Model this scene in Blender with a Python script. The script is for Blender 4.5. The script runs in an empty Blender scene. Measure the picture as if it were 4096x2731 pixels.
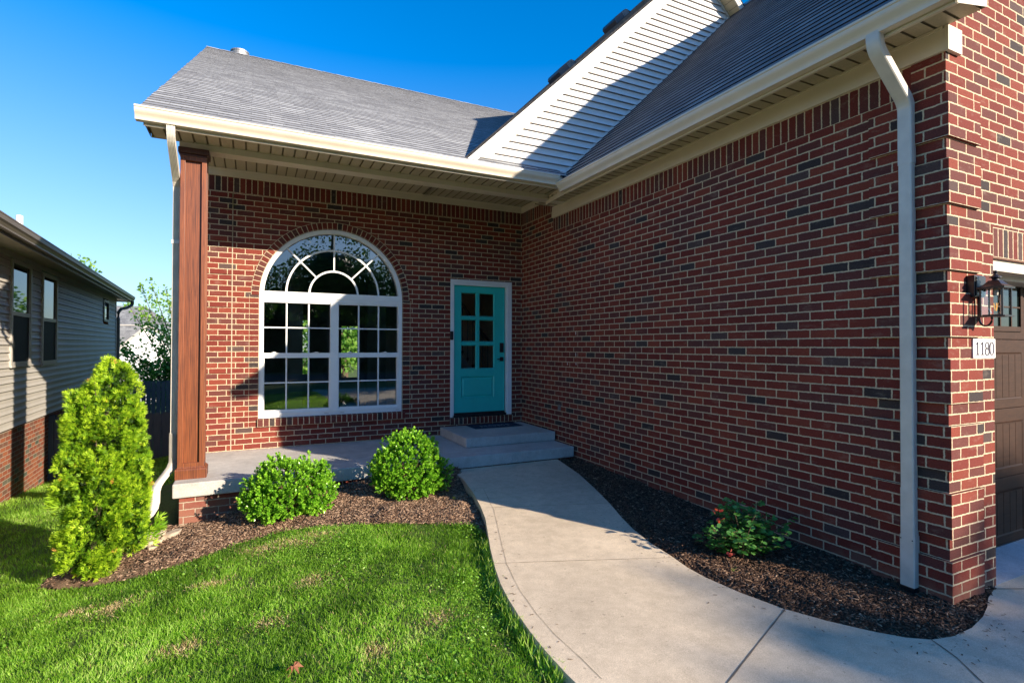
import bpy, math, random
import numpy as np
from math import radians, sin, cos, pi, atan2, sqrt
from mathutils import Vector, Matrix
random.seed(7); rng = np.random.default_rng(11)
sc = bpy.context.scene
COL = sc.collection

# ------------------------------------------------------------------ camera
F = 2120.; PCX = 2048.; PCY = 1358.; PITCH = radians(.75); YAW = radians(26.03); ROLL = radians(.12)
CZ = 1.70
cf = np.array([sin(YAW)*cos(PITCH), cos(YAW)*cos(PITCH), sin(PITCH)])
cr_ = np.array([cos(YAW), -sin(YAW), 0.]); cu_ = np.cross(cr_, cf)
cr, cu = cos(ROLL)*cr_+sin(ROLL)*cu_, -sin(ROLL)*cr_+cos(ROLL)*cu_
cam = bpy.data.cameras.new('camera'); co = bpy.data.objects.new('camera', cam); COL.objects.link(co)
cam.lens = 36*F/4096; cam.sensor_width = 36; cam.shift_y = (PCY-1365.5)/4096
cam.clip_end = 600; cam.clip_start = .05
co.matrix_world = Matrix(((cr[0], cu[0], -cf[0], 0), (cr[1], cu[1], -cf[1], 0), (cr[2], cu[2], -cf[2], CZ), (0, 0, 0, 1)))
sc.camera = co
def ray(px, py): return cf+cr*(px-PCX)/F+cu*(PCY-py)/F
def onz(px, py, z):
    d = ray(px, py); t = (z-CZ)/d[2]; return (d[0]*t, d[1]*t)

# ------------------------------------------------------------------ light
SUN = Vector((.611, -1., .434)).normalized()
w = bpy.data.worlds.new('World'); sc.world = w; w.use_nodes = True
nt = w.node_tree; nt.nodes.clear()
sky = nt.nodes.new('ShaderNodeTexSky'); sky.sky_type = 'NISHITA'; sky.sun_disc = False
sky.sun_elevation = radians(20.3); sky.sun_rotation = atan2(.611, -1.)
sky.altitude = 300; sky.air_density = 1.0; sky.dust_density = .5; sky.ozone_density = 3.0
hs = nt.nodes.new('ShaderNodeHueSaturation'); tc = nt.nodes.new('ShaderNodeTexCoord'); sz = nt.nodes.new('ShaderNodeSeparateXYZ'); mr = nt.nodes.new('ShaderNodeMapRange'); nt.links.new(tc.outputs['Generated'], sz.inputs[0]); nt.links.new(sz.outputs[2], mr.inputs[0]); mr.inputs[1].default_value = .0; mr.inputs[2].default_value = .5; mr.inputs[3].default_value = .86; mr.inputs[4].default_value = 1.3; nt.links.new(mr.outputs[0], hs.inputs['Saturation']); mv = nt.nodes.new('ShaderNodeMapRange'); nt.links.new(sz.outputs[2], mv.inputs[0]); mv.inputs[1].default_value = .0; mv.inputs[2].default_value = .45; mv.inputs[3].default_value = .50; mv.inputs[4].default_value = .92; nt.links.new(mv.outputs[0], hs.inputs['Value'])
bg = nt.nodes.new('ShaderNodeBackground'); bg.inputs['Strength'].default_value = .135
wo = nt.nodes.new('ShaderNodeOutputWorld')
tn = nt.nodes.new('ShaderNodeMix'); tn.data_type = 'RGBA'; tn.blend_type = 'MULTIPLY'; tn.inputs[0].default_value = 1; tn.inputs[7].default_value = (.74, .86, 1.0, 1); nt.links.new(sky.outputs[0], tn.inputs[6]); nt.links.new(tn.outputs[2], hs.inputs['Color']); nt.links.new(hs.outputs[0], bg.inputs[0]); nt.links.new(bg.outputs[0], wo.inputs[0])
sl = bpy.data.lights.new('sun', 'SUN'); sl.energy = 4.5; sl.angle = radians(.55); sl.color = (1., .87, .70)
so = bpy.data.objects.new('sun', sl); COL.objects.link(so); so.rotation_euler = SUN.to_track_quat('Z', 'Y').to_euler()
so.location = (10, -16, 9)
sc.view_settings.view_transform = 'Standard'; sc.view_settings.look = 'None'; sc.view_settings.gamma = 1
sc.view_settings.exposure = 1.22
try:
    sc.cycles.use_denoising = True
    sc.cycles.max_bounces = 8; sc.cycles.transparent_max_bounces = 12
except Exception: pass

# ------------------------------------------------------------------ materials
class NT:
    def __init__(s, name):
        s.m = bpy.data.materials.new(name); s.m.use_nodes = True; s.t = s.m.node_tree; s.t.nodes.clear()
        s.out = s.n('ShaderNodeOutputMaterial'); s.b = s.n('ShaderNodeBsdfPrincipled'); s.l(s.b.outputs[0], s.out.inputs[0])
    def n(s, t, **k):
        nd = s.t.nodes.new(t)
        for a, v in k.items():
            if hasattr(nd, a): setattr(nd, a, v)
            else: nd.inputs[a].default_value = v
        return nd
    def l(s, a, b): s.t.links.new(a, b)
    def set(s, **k):
        for a, v in k.items():
            s.b.inputs[a.replace('_', ' ')].default_value = v
    def coord(s, kind='Object'): return s.n('ShaderNodeTexCoord').outputs[kind]
    def map(s, src, loc=(0, 0, 0), scale=(1, 1, 1), rot=(0, 0, 0)):
        mp = s.n('ShaderNodeMapping'); s.l(src, mp.inputs[0]); mp.inputs['Location'].default_value = loc
        mp.inputs['Scale'].default_value = scale; mp.inputs['Rotation'].default_value = rot; return mp.outputs[0]
    def noise(s, src, scale, detail=3, rough=.55, dist=0.):
        nd = s.n('ShaderNodeTexNoise'); s.l(src, nd.inputs['Vector']); nd.inputs['Scale'].default_value = scale
        nd.inputs['Detail'].default_value = detail; nd.inputs['Roughness'].default_value = rough; nd.inputs['Distortion'].default_value = dist
        return nd
    def ramp(s, src, stops, interp='LINEAR'):
        r = s.n('ShaderNodeValToRGB'); s.l(src, r.inputs[0]); r.color_ramp.interpolation = interp
        e = r.color_ramp.elements
        while len(e) < len(stops): e.new(.5)
        for i, (p, c) in enumerate(stops):
            e[i].position = p; e[i].color = (*c, 1) if len(c) == 3 else c
        return r.outputs[0]
    def mix(s, f, a, b, mode='MIX'):
        m = s.n('ShaderNodeMix'); m.data_type = 'RGBA'; m.blend_type = mode
        for i, v in ((0, f), (6, a), (7, b)):
            if hasattr(v, 'links') or isinstance(v, bpy.types.NodeSocket): s.l(v, m.inputs[i])
            else: m.inputs[i].default_value = v if i == 0 else ((*v, 1) if len(v) == 3 else v)
        return m.outputs[2]
    def math(s, op, a, b=None, c=None):
        m = s.n('ShaderNodeMath', operation=op)
        for i, v in enumerate((a, b, c)):
            if v is None: continue
            if isinstance(v, bpy.types.NodeSocket): s.l(v, m.inputs[i])
            else: m.inputs[i].default_value = v
        return m.outputs[0]
    def bump(s, h, strength=.3, dist=.01, prev=None):
        b = s.n('ShaderNodeBump'); s.l(h, b.inputs['Height']); b.inputs['Strength'].default_value = strength; b.inputs['Distance'].default_value = dist
        if prev is not None: s.l(prev, b.inputs['Normal'])
        return b.outputs[0]

def plain(name, col, rough=.5, spec=.5, metal=0, nscale=6, namt=.12, bump=0, bscale=60, coat=0):
    m = NT(name); c = m.coord('Object'); n = m.noise(c, nscale, 4)
    lo = tuple(v*(1-namt) for v in col); hi = tuple(min(1, v*(1+namt)) for v in col)
    m.l(m.ramp(n.outputs[0], [(.3, lo), (.7, hi)]), m.b.inputs['Base Color'])
    m.set(Roughness=rough, Specular_IOR_Level=spec, Metallic=metal, Coat_Weight=coat)
    if bump:
        m.l(m.bump(m.noise(c, bscale, 3).outputs[0], bump, .004), m.b.inputs['Normal'])
    return m.m

def brick(name, tint=(1, 1, 1), bw=.204, bh=.0713, off=.5, v0=.0578, mort=(.60, .49, .335), dark=.05, gain=1., msize=.0060, u0=0., dirt=True):
    m = NT(name); uv = m.coord('UV')
    nz = m.noise(uv, 42, 3, .7); nz2 = m.noise(uv, 9, 2)
    sub = m.n('ShaderNodeVectorMath', operation='SUBTRACT'); m.l(nz.outputs['Color'], sub.inputs[0]); sub.inputs[1].default_value = (.5, .5, .5)
    scl = m.n('ShaderNodeVectorMath', operation='SCALE'); m.l(sub.outputs[0], scl.inputs[0]); scl.inputs['Scale'].default_value = .0115
    add = m.n('ShaderNodeVectorMath', operation='ADD'); m.l(m.map(uv, loc=(u0, -v0, 0)), add.inputs[0]); m.l(scl.outputs[0], add.inputs[1])
    bt = m.n('ShaderNodeTexBrick'); m.l(add.outputs[0], bt.inputs['Vector'])
    bt.offset = off; bt.offset_frequency = 2; bt.squash = 1
    for k, v in (('Color1', (0, 0, 0, 1)), ('Color2', (1, 1, 1, 1)), ('Mortar', (.5, .5, .5, 1)), ('Scale', 1.), ('Mortar Size', msize), ('Mortar Smooth', .25), ('Bias', 0.), ('Brick Width', bw), ('Row Height', bh)):
        bt.inputs[k].default_value = v
    g = gain
    R = lambda r, gg, b: (r*g*tint[0], gg*g*tint[1], b*g*tint[2])
    col = m.ramp(bt.outputs['Color'], [(0, R(.045, .034, .033)), (dark*.5, R(.085, .052, .047)), (dark, R(.055, .042, .040)), (dark+.02, R(.12, .036, .03)), (.3, R(.180, .035, .023)), (.5, R(.150, .028, .020)), (.7, R(.205, .044, .027)), (.88, R(.16, .031, .023)), (.95, R(.105, .036, .030))], 'CONSTANT')
    fine = m.noise(m.map(uv, scale=(1, 1.6, 1)), 90, 4, .7)
    col = m.mix(.75, col, m.ramp(fine.outputs[0], [(.28, (.42, .42, .42)), (.55, (1, 1, 1)), (.8, (1.35, 1.3, 1.25))]), 'MULTIPLY')
    big = m.noise(uv, .9, 3)
    col = m.mix(.5, col, m.ramp(big.outputs[0], [(.3, (.78, .78, .78)), (.7, (1.2, 1.15, 1.12))]), 'MULTIPLY')
    # a few lime specks and smears
    sm = m.ramp(m.noise(m.map(uv, scale=(1, 2.2, 1)), 5.5, 5, .75).outputs[0], [(.56, (0, 0, 0)), (.72, (1, 1, 1))]); col = m.mix(m.math('MULTIPLY', sm, .22), col, (.40, .31, .24))
    spk = m.ramp(m.noise(uv, 150, 1, .5).outputs[0], [(.76, (0, 0, 0)), (.80, (1, 1, 1))])
    col = m.mix(m.math('MULTIPLY', spk, .35), col, (.5, .42, .36))
    mc = m.mix(.8, mort, m.ramp(m.noise(uv, 55, 4, .7).outputs[0], [(.3, (.62, .60, .58)), (.7, (1.15, 1.12, 1.08))]), 'MULTIPLY')
    col = m.mix(bt.outputs['Fac'], col, mc)
    if dirt:   # soil splash along the foot of the wall
        sx = m.n('ShaderNodeSeparateXYZ'); m.l(uv, sx.inputs[0])
        d = m.math('SUBTRACT', .42, m.math('ADD', sx.outputs[1], m.math('MULTIPLY', nz2.outputs[0], .35)))
        d = m.n('ShaderNodeClamp').outputs[0] if False else m.math('MULTIPLY', m.math('MAXIMUM', d, 0.), 2.2)
        col = m.mix(m.math('MINIMUM', d, .45), col, (.26, .16, .11))
    m.l(col, m.b.inputs['Base Color'])
    h = m.math('ADD', m.math('MULTIPLY', m.math('SUBTRACT', 1., bt.outputs['Fac']), 1.), m.math('MULTIPLY', fine.outputs[0], .35))
    m.l(m.bump(h, .9, .006), m.b.inputs['Normal']); m.set(Roughness=.88, Specular_IOR_Level=.25)
    return m.m

def shingle(name, gain=1.):
    m = NT(name); uv = m.coord('UV')
    bt = m.n('ShaderNodeTexBrick'); m.l(uv, bt.inputs['Vector']); bt.offset = .37; bt.offset_frequency = 2; bt.squash = 1
    for k, v in (('Color1', (0, 0, 0, 1)), ('Color2', (1, 1, 1, 1)), ('Mortar', (0, 0, 0, 1)), ('Scale', 1.), ('Mortar Size', .0018), ('Mortar Smooth', 0.), ('Bias', 0.), ('Brick Width', .31), ('Row Height', .142)): bt.inputs[k].default_value = v
    b2 = m.n('ShaderNodeTexBrick'); m.l(m.map(uv, loc=(.11, 0, 0)), b2.inputs['Vector']); b2.offset = .61; b2.offset_frequency = 3; b2.squash = 1
    for k, v in (('Color1', (0, 0, 0, 1)), ('Color2', (1, 1, 1, 1)), ('Mortar', (.3, .3, .3, 1)), ('Scale', 1.), ('Mortar Size', .0), ('Bias', 0.), ('Brick Width', .17), ('Row Height', .142)): b2.inputs[k].default_value = v
    c = m.ramp(bt.outputs['Color'], [(0, tuple(v*gain for v in (.120, .122, .128))), (1, tuple(v*gain for v in (.185, .188, .190)))])
    c = m.mix(.55, c, m.ramp(b2.outputs['Color'], [(0, (.72, .72, .74)), (1, (1.25, 1.25, 1.23))]), 'MULTIPLY')
    gr = m.noise(uv, 260, 3, .8)
    c = m.mix(.8, c, m.ramp(gr.outputs[0], [(.3, (.6, .6, .6)), (.7, (1.4, 1.4, 1.4))]), 'MULTIPLY')
    big = m.noise(uv, .7, 3); c = m.mix(.5, c, m.ramp(big.outputs[0], [(.3, (.85, .85, .85)), (.7, (1.15, 1.15, 1.15))]), 'MULTIPLY')
    c = m.mix(m.math('MULTIPLY', bt.outputs['Fac'], .8), c, (.02, .02, .025))
    m.l(c, m.b.inputs['Base Color']); m.set(Roughness=.9, Specular_IOR_Level=.25)
    h = m.math('ADD', m.math('MULTIPLY', b2.outputs['Color'], .5), m.math('MULTIPLY', gr.outputs[0], .4))
    m.l(m.bump(h, .5, .004), m.b.inputs['Normal'])
    return m.m

def concrete(name, col, stain=.25, tone2=None):
    m = NT(name); c = m.coord('Object')
    a = m.noise(c, 1.3, 5, .6); b = m.noise(c, 190, 3, .75); d = m.noise(m.map(c, scale=(1, 1, 1)), 11, 5, .7); v = m.n('ShaderNodeTexVoronoi'); m.l(c, v.inputs['Vector']); v.inputs['Scale'].default_value = 75
    k = m.ramp(a.outputs[0], [(.3, tuple(x*(1-stain) for x in col)), (.7, tuple(x*(1+stain*.5) for x in col))])
    k = m.mix(.7, k, m.ramp(b.outputs[0], [(.3, (.60, .60, .60)), (.7, (1.28, 1.28, 1.28))]), 'MULTIPLY')
    k = m.mix(.5, k, m.ramp(d.outputs[0], [(.35, (.78, .77, .75)), (.62, (1.1, 1.1, 1.1))]), 'MULTIPLY')
    k = m.mix(m.math('MULTIPLY', m.ramp(v.outputs['Distance'], [(.0, (1, 1, 1)), (.12, (0, 0, 0))]), .5), k, tuple(x*1.5 for x in col))
    sp = m.ramp(m.noise(c, 26, 1, .5).outputs[0], [(.74, (0, 0, 0)), (.77, (1, 1, 1))])
    k = m.mix(m.math('MULTIPLY', sp, .45), k, tuple(x*.3 for x in col))
    m.l(k, m.b.inputs['Base Color']); m.set(Roughness=.9, Specular_IOR_Level=.25)
    m.l(m.bump(m.math('ADD', b.outputs[0], d.outputs[0]), .35, .004), m.b.inputs['Normal'])
    return m.m

def wood(name, c1, c2, rough=.45, grain=(14, 14, 1.1), spec=.5):
    m = NT(name); c = m.coord('Object')
    p = m.map(c, scale=grain); n = m.noise(p, 2.2, 6, .65, 1.2)
    wv = m.n('ShaderNodeTexWave'); wv.wave_type = 'RINGS'; wv.rings_direction = 'Y'; m.l(m.map(c, scale=(9, 5, .55)), wv.inputs['Vector']); wv.inputs['Scale'].default_value = 2.6; wv.inputs['Distortion'].default_value = 7; wv.inputs['Detail'].default_value = 3
    f = m.math('ADD', m.math('MULTIPLY', n.outputs[0], .75), m.math('MULTIPLY', wv.outputs['Fac'], .3))
    k = m.ramp(f, [(.25, c1), (.55, tuple((a+b)/2 for a, b in zip(c1, c2))), (.8, c2)])
    m.l(k, m.b.inputs['Base Color']); m.set(Roughness=rough, Specular_IOR_Level=.5 if rough < .6 else .2)
    m.l(m.bump(n.outputs[0], .15, .003), m.b.inputs['Normal']); return m.m

def leafmat(name, c_lo, c_mid, c_hi, trans=.35, rough=.45, spec=.4, hue=None):
    m = NT(name); at = m.n('ShaderNodeAttribute', attribute_name='var')
    k = m.ramp(at.outputs['Fac'], [(0, c_lo), (.5, c_mid), (1, c_hi)])
    if hue is not None:
        n = m.noise(m.coord('Object'), hue[0], 3); k = m.mix(m.ramp(n.outputs[0], [(hue[2], (0, 0, 0)), (hue[3], (1, 1, 1))]), k, hue[1])
    m.l(k, m.b.inputs['Base Color']); m.set(Roughness=rough, Specular_IOR_Level=spec)
    tr = m.n('ShaderNodeBsdfTranslucent'); m.l(m.mix(1., k, (1.3, 1.5, .7), 'MULTIPLY'), tr.inputs[0])
    mx = m.n('ShaderNodeMixShader'); mx.inputs[0].default_value = trans
    m.l(m.b.outputs[0], mx.inputs[1]); m.l(tr.outputs[0], mx.inputs[2]); m.l(mx.outputs[0], m.out.inputs[0])
    return m.m

def glass(name, tint=(.9, .93, .92), ior=1.6, frac=1.):
    m = NT(name); m.t.nodes.remove(m.b)
    tr = m.n('ShaderNodeBsdfTransparent'); tr.inputs[0].default_value = (*tint, 1)
    gl = m.n('ShaderNodeBsdfGlossy'); gl.inputs['Roughness'].default_value = .0; gl.inputs[0].default_value = (.9, .95, 1, 1)
    fr = m.n('ShaderNodeFresnel'); fr.inputs[0].default_value = ior
    n = m.noise(m.coord('Object'), 2.2, 1)
    m.l(m.bump(n.outputs[0], .02, .02), gl.inputs['Normal'])
    mx = m.n('ShaderNodeMixShader'); m.l(m.math('MULTIPLY', fr.outputs[0], frac), mx.inputs[0]); m.l(tr.outputs[0], mx.inputs[1]); m.l(gl.outputs[0], mx.inputs[2]); m.l(mx.outputs[0], m.out.inputs[0])
    return m.m

M = {}
M['brick'] = brick('running_brick_lifted', gain=1.12)  # brightened copy: colour lifted to make up for weak fill on shaded walls
M['brick_plain'] = brick('running_brick_garage', dirt=True, u0=.05)
M['soldier'] = brick('soldier_brick', bw=.0713, bh=.2, off=0, v0=-.001, dirt=False)
M['rowlock'] = brick('rowlock_brick', bw=.0713, bh=.105, off=0, v0=-.001, dirt=False)
M['stack'] = brick('stack_brick', bw=.122, bh=.0713, off=0, v0=.0578, dirt=False)
M['brick_n'] = brick('orange_brick', tint=(1., 1.55, 1.2), gain=1.75, dark=.05, mort=(.42, .36, .28), dirt=False)
M['shingle'] = shingle('grey_shingle', 2.0); M['shingle_d'] = shingle('grey_shingle_dim', 1.15)  # one shingle colour twice: brightened for the sunlit slope, dimmed for shaded roofs
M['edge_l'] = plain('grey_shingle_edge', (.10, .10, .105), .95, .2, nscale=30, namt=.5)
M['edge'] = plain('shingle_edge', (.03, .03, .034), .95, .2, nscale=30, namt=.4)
M['trim'] = plain('cream_trim', (.62, .535, .41), .42, .4, nscale=3, namt=.05, bump=.04)
M['soffit'] = plain('cream_soffit', (.43, .36, .24), .55, .3, nscale=90, namt=.10, bump=.1, bscale=120)
M['groove'] = plain('soffit_groove', (.20, .16, .10), .8, .2)
M['gutter'] = plain('cream_gutter', (.68, .59, .47), .3, .5, nscale=5, namt=.05)
M['spout'] = plain('ivory_downspout', (.62, .58, .51), .35, .5, nscale=9, namt=.09)
M['white'] = plain('white_frame', (.78, .78, .77), .35, .5, nscale=4, namt=.04)
M['rake'] = plain('off_white_board', (.60, .565, .51), .45, .4, nscale=2, namt=.04)
M['lapshade'] = plain('painted_lap_shade', (.27, .245, .235), .8, .2)  # shadow line under each lap, put in as dark colour on lip and underside
M['whitesiding'] = plain('white_siding', (.66, .65, .635), .45, .4, nscale=2.5, namt=.04, bump=.05, bscale=40)
M['greysiding'] = plain('taupe_siding', (.44, .41, .365), .5, .4, nscale=2, namt=.07, bump=.08, bscale=40)
M['taupetrim'] = plain('taupe_trim', (.16, .135, .11), .4, .5, nscale=2, namt=.06)
M['ntrim'] = plain('grey_window_trim', (.42, .39, .35), .45, .4, namt=.05)
M['farsiding'] = plain('far_white_siding', (.74, .74, .74), .6, .3, namt=.04)
M['concrete'] = concrete('slab_concrete', (.53, .50, .46))
M['path'] = concrete('path_concrete', (.66, .54, .395), .2)
M['apron'] = concrete('pebble_concrete', (.42, .43, .44), .3)
M['joint'] = plain('joint_gap', (.16, .13, .10), .95, .1)
M['wood'] = wood('stained_cedar', (.050, .012, .006), (.26, .072, .022))
M['darkwood'] = wood('dark_stained_cedar', (.045, .014, .011), (.10, .030, .020))
M['gdoor'] = wood('brown_door_skin', (.020, .008, .004), (.065, .028, .014), .62, (3, 3, 22))
M['teal'] = plain('teal_paint', (.022, .50, .445), .38, .5, nscale=3, namt=.06, bump=.03, bscale=90)
M['black'] = plain('black_metal', (.012, .012, .014), .35, .6, nscale=20, namt=.3)
M['blackpl'] = plain('black_plastic', (.015, .015, .016), .3, .5)
M['steel'] = plain('zinc_pipe', (.35, .33, .30), .5, .5, metal=.7, nscale=14, namt=.25)
M['pipe'] = plain('white_pipe', (.8, .8, .8), .4, .5)
M['mat'] = plain('navy_mat', (.035, .055, .085), .95, .1, nscale=50, namt=.3, bump=.4, bscale=200)
M['signwhite'] = plain('white_plaque', (.80, .78, .74), .4, .5, namt=.03)
M['ink'] = plain('dark_numerals', (.045, .035, .055), .5, .4)
M['bulb'] = None
M['glass'] = glass('window_glass', ior=2.3)
M['glassdark'] = glass('door_glass', (.8, .8, .76), 1.45)
M['lampglass'] = glass('lantern_glass', (.97, .98, .98), 1.3, .22)
M['inner'] = plain('interior_paint', (.30, .29, .27), .8, .2)
M['innerfloor'] = wood('interior_floor', (.05, .03, .02), (.12, .08, .05), .35, (1.1, 14, 14))
M['innertan'] = plain('stair_wall', (.60, .46, .32), .8, .2)
M['fence'] = wood('weathered_fence', (.055, .065, .08), (.10, .11, .125), .8, (12, 12, 1.2))
M['palefence'] = wood('pale_fence', (.10, .095, .09), (.15, .14, .13), .8, (12, 12, 1.2))
M['stone'] = plain('limestone', (.42, .34, .25), .9, .2, nscale=12, namt=.35, bump=.6, bscale=30)
M['bark'] = plain('bark', (.12, .085, .06), .9, .2, nscale=25, namt=.45, bump=.6, bscale=40)
M['dead'] = plain('dead_leaf', (.21, .085, .045), .7, .2, nscale=30, namt=.4)
M['asphalt'] = plain('asphalt', (.06, .06, .062), .9, .2, nscale=40, namt=.25, bump=.4, bscale=150)

def groundmat():
    m = NT('lawn_soil'); c = m.coord('Object')
    a = m.noise(c, 1.1, 4); b = m.noise(c, 60, 4, .75); d = m.noise(c, 9, 4)
    k = m.ramp(a.outputs[0], [(.3, (.11, .15, .04)), (.7, (.17, .22, .06))])
    k = m.mix(.8, k, m.ramp(b.outputs[0], [(.3, (.35, .35, .35)), (.7, (1.5, 1.5, 1.4))]), 'MULTIPLY')
    k = m.mix(m.ramp(d.outputs[0], [(.55, (0, 0, 0)), (.75, (.7, .7, .7))]), k, (.22, .16, .085))
    m.l(k, m.b.inputs['Base Color']); m.set(Roughness=.95, Specular_IOR_Level=.1)
    m.l(m.bump(b.outputs[0], .8, .02), m.b.inputs['Normal']); return m.m
M['ground'] = groundmat()
def mulchmat():
    m = NT('bark_mulch'); c = m.coord('Object')
    b = m.noise(m.map(c, scale=(1, 1, 1)), 45, 5, .8, 1.5); a = m.noise(c, 1.6, 4)
    k = m.ramp(b.outputs[0], [(.3, (.055, .033, .022)), (.55, (.16, .10, .066)), (.75, (.29, .19, .13))])
    # pale dry soil towards the open lawn end
    sx = m.n('ShaderNodeSeparateXYZ'); m.l(c, sx.inputs[0])
    t = m.math('MULTIPLY', m.math('SUBTRACT', m.math('ADD', m.math('MULTIPLY', a.outputs[0], 1.4), -1.1), sx.outputs[0]), .9)
    t = m.math('MINIMUM', m.math('MAXIMUM', t, 0.), .75)
    k = m.mix(t, k, m.ramp(b.outputs[0], [(.3, (.16, .10, .06)), (.7, (.34, .235, .15))]))
    m.l(k, m.b.inputs['Base Color']); m.set(Roughness=.95, Specular_IOR_Level=.12)
    m.l(m.bump(b.outputs[0], 1., .02), m.b.inputs['Normal']); return m.m
M['mulch'] = mulchmat()

M['chip'] = leafmat('mulch_chip', (.035, .02, .014), (.145, .084, .054), (.44, .30, .20), 0., .9, .15)
M['grass'] = leafmat('grass_blades', (.08, .18, .016), (.31, .53, .05), (.70, .80, .28), .58, .5, .35)
M['drygrass'] = leafmat('dry_grass', (.30, .21, .09), (.50, .38, .19), (.68, .56, .34), .3, .7, .2)
M['weed'] = leafmat('broad_weeds', (.07, .17, .014), (.17, .36, .03), (.30, .50, .07), .35, .4, .4)
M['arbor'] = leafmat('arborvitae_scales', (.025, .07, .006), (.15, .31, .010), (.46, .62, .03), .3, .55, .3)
M['holly'] = leafmat('glossy_leaves', (.03, .11, .008), (.13, .34, .018), (.34, .60, .05), .25, .28, .55)
M['rose'] = leafmat('rose_leaves', (.02, .09, .02), (.09, .27, .06), (.26, .50, .15), .35, .38, .45)
M['redleaf'] = leafmat('red_leaves', (.25, .03, .03), (.4, .06, .06), (.5, .12, .10), .35, .4, .4)
M['tree'] = leafmat('tree_leaves', (.03, .085, .012), (.07, .17, .022), (.13, .27, .04), .35, .45, .4)
M['tree2'] = leafmat('pale_tree_leaves', (.07, .16, .03), (.15, .31, .05), (.30, .46, .09), .45, .45, .4)
M['treed'] = leafmat('dark_tree_leaves', (.018, .055, .012), (.05, .13, .028), (.10, .22, .045), .25, .5, .35)
M['twig'] = plain('twig', (.11, .075, .045), .85, .2)
M['orange'] = leafmat('browned_scales', (.35, .12, .02), (.5, .2, .04), (.6, .3, .08), .2, .6, .2)
M['yellow'] = leafmat('fallen_leaves', (.5, .28, .02), (.65, .42, .04), (.45, .2, .08), .2, .6, .2)

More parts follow.
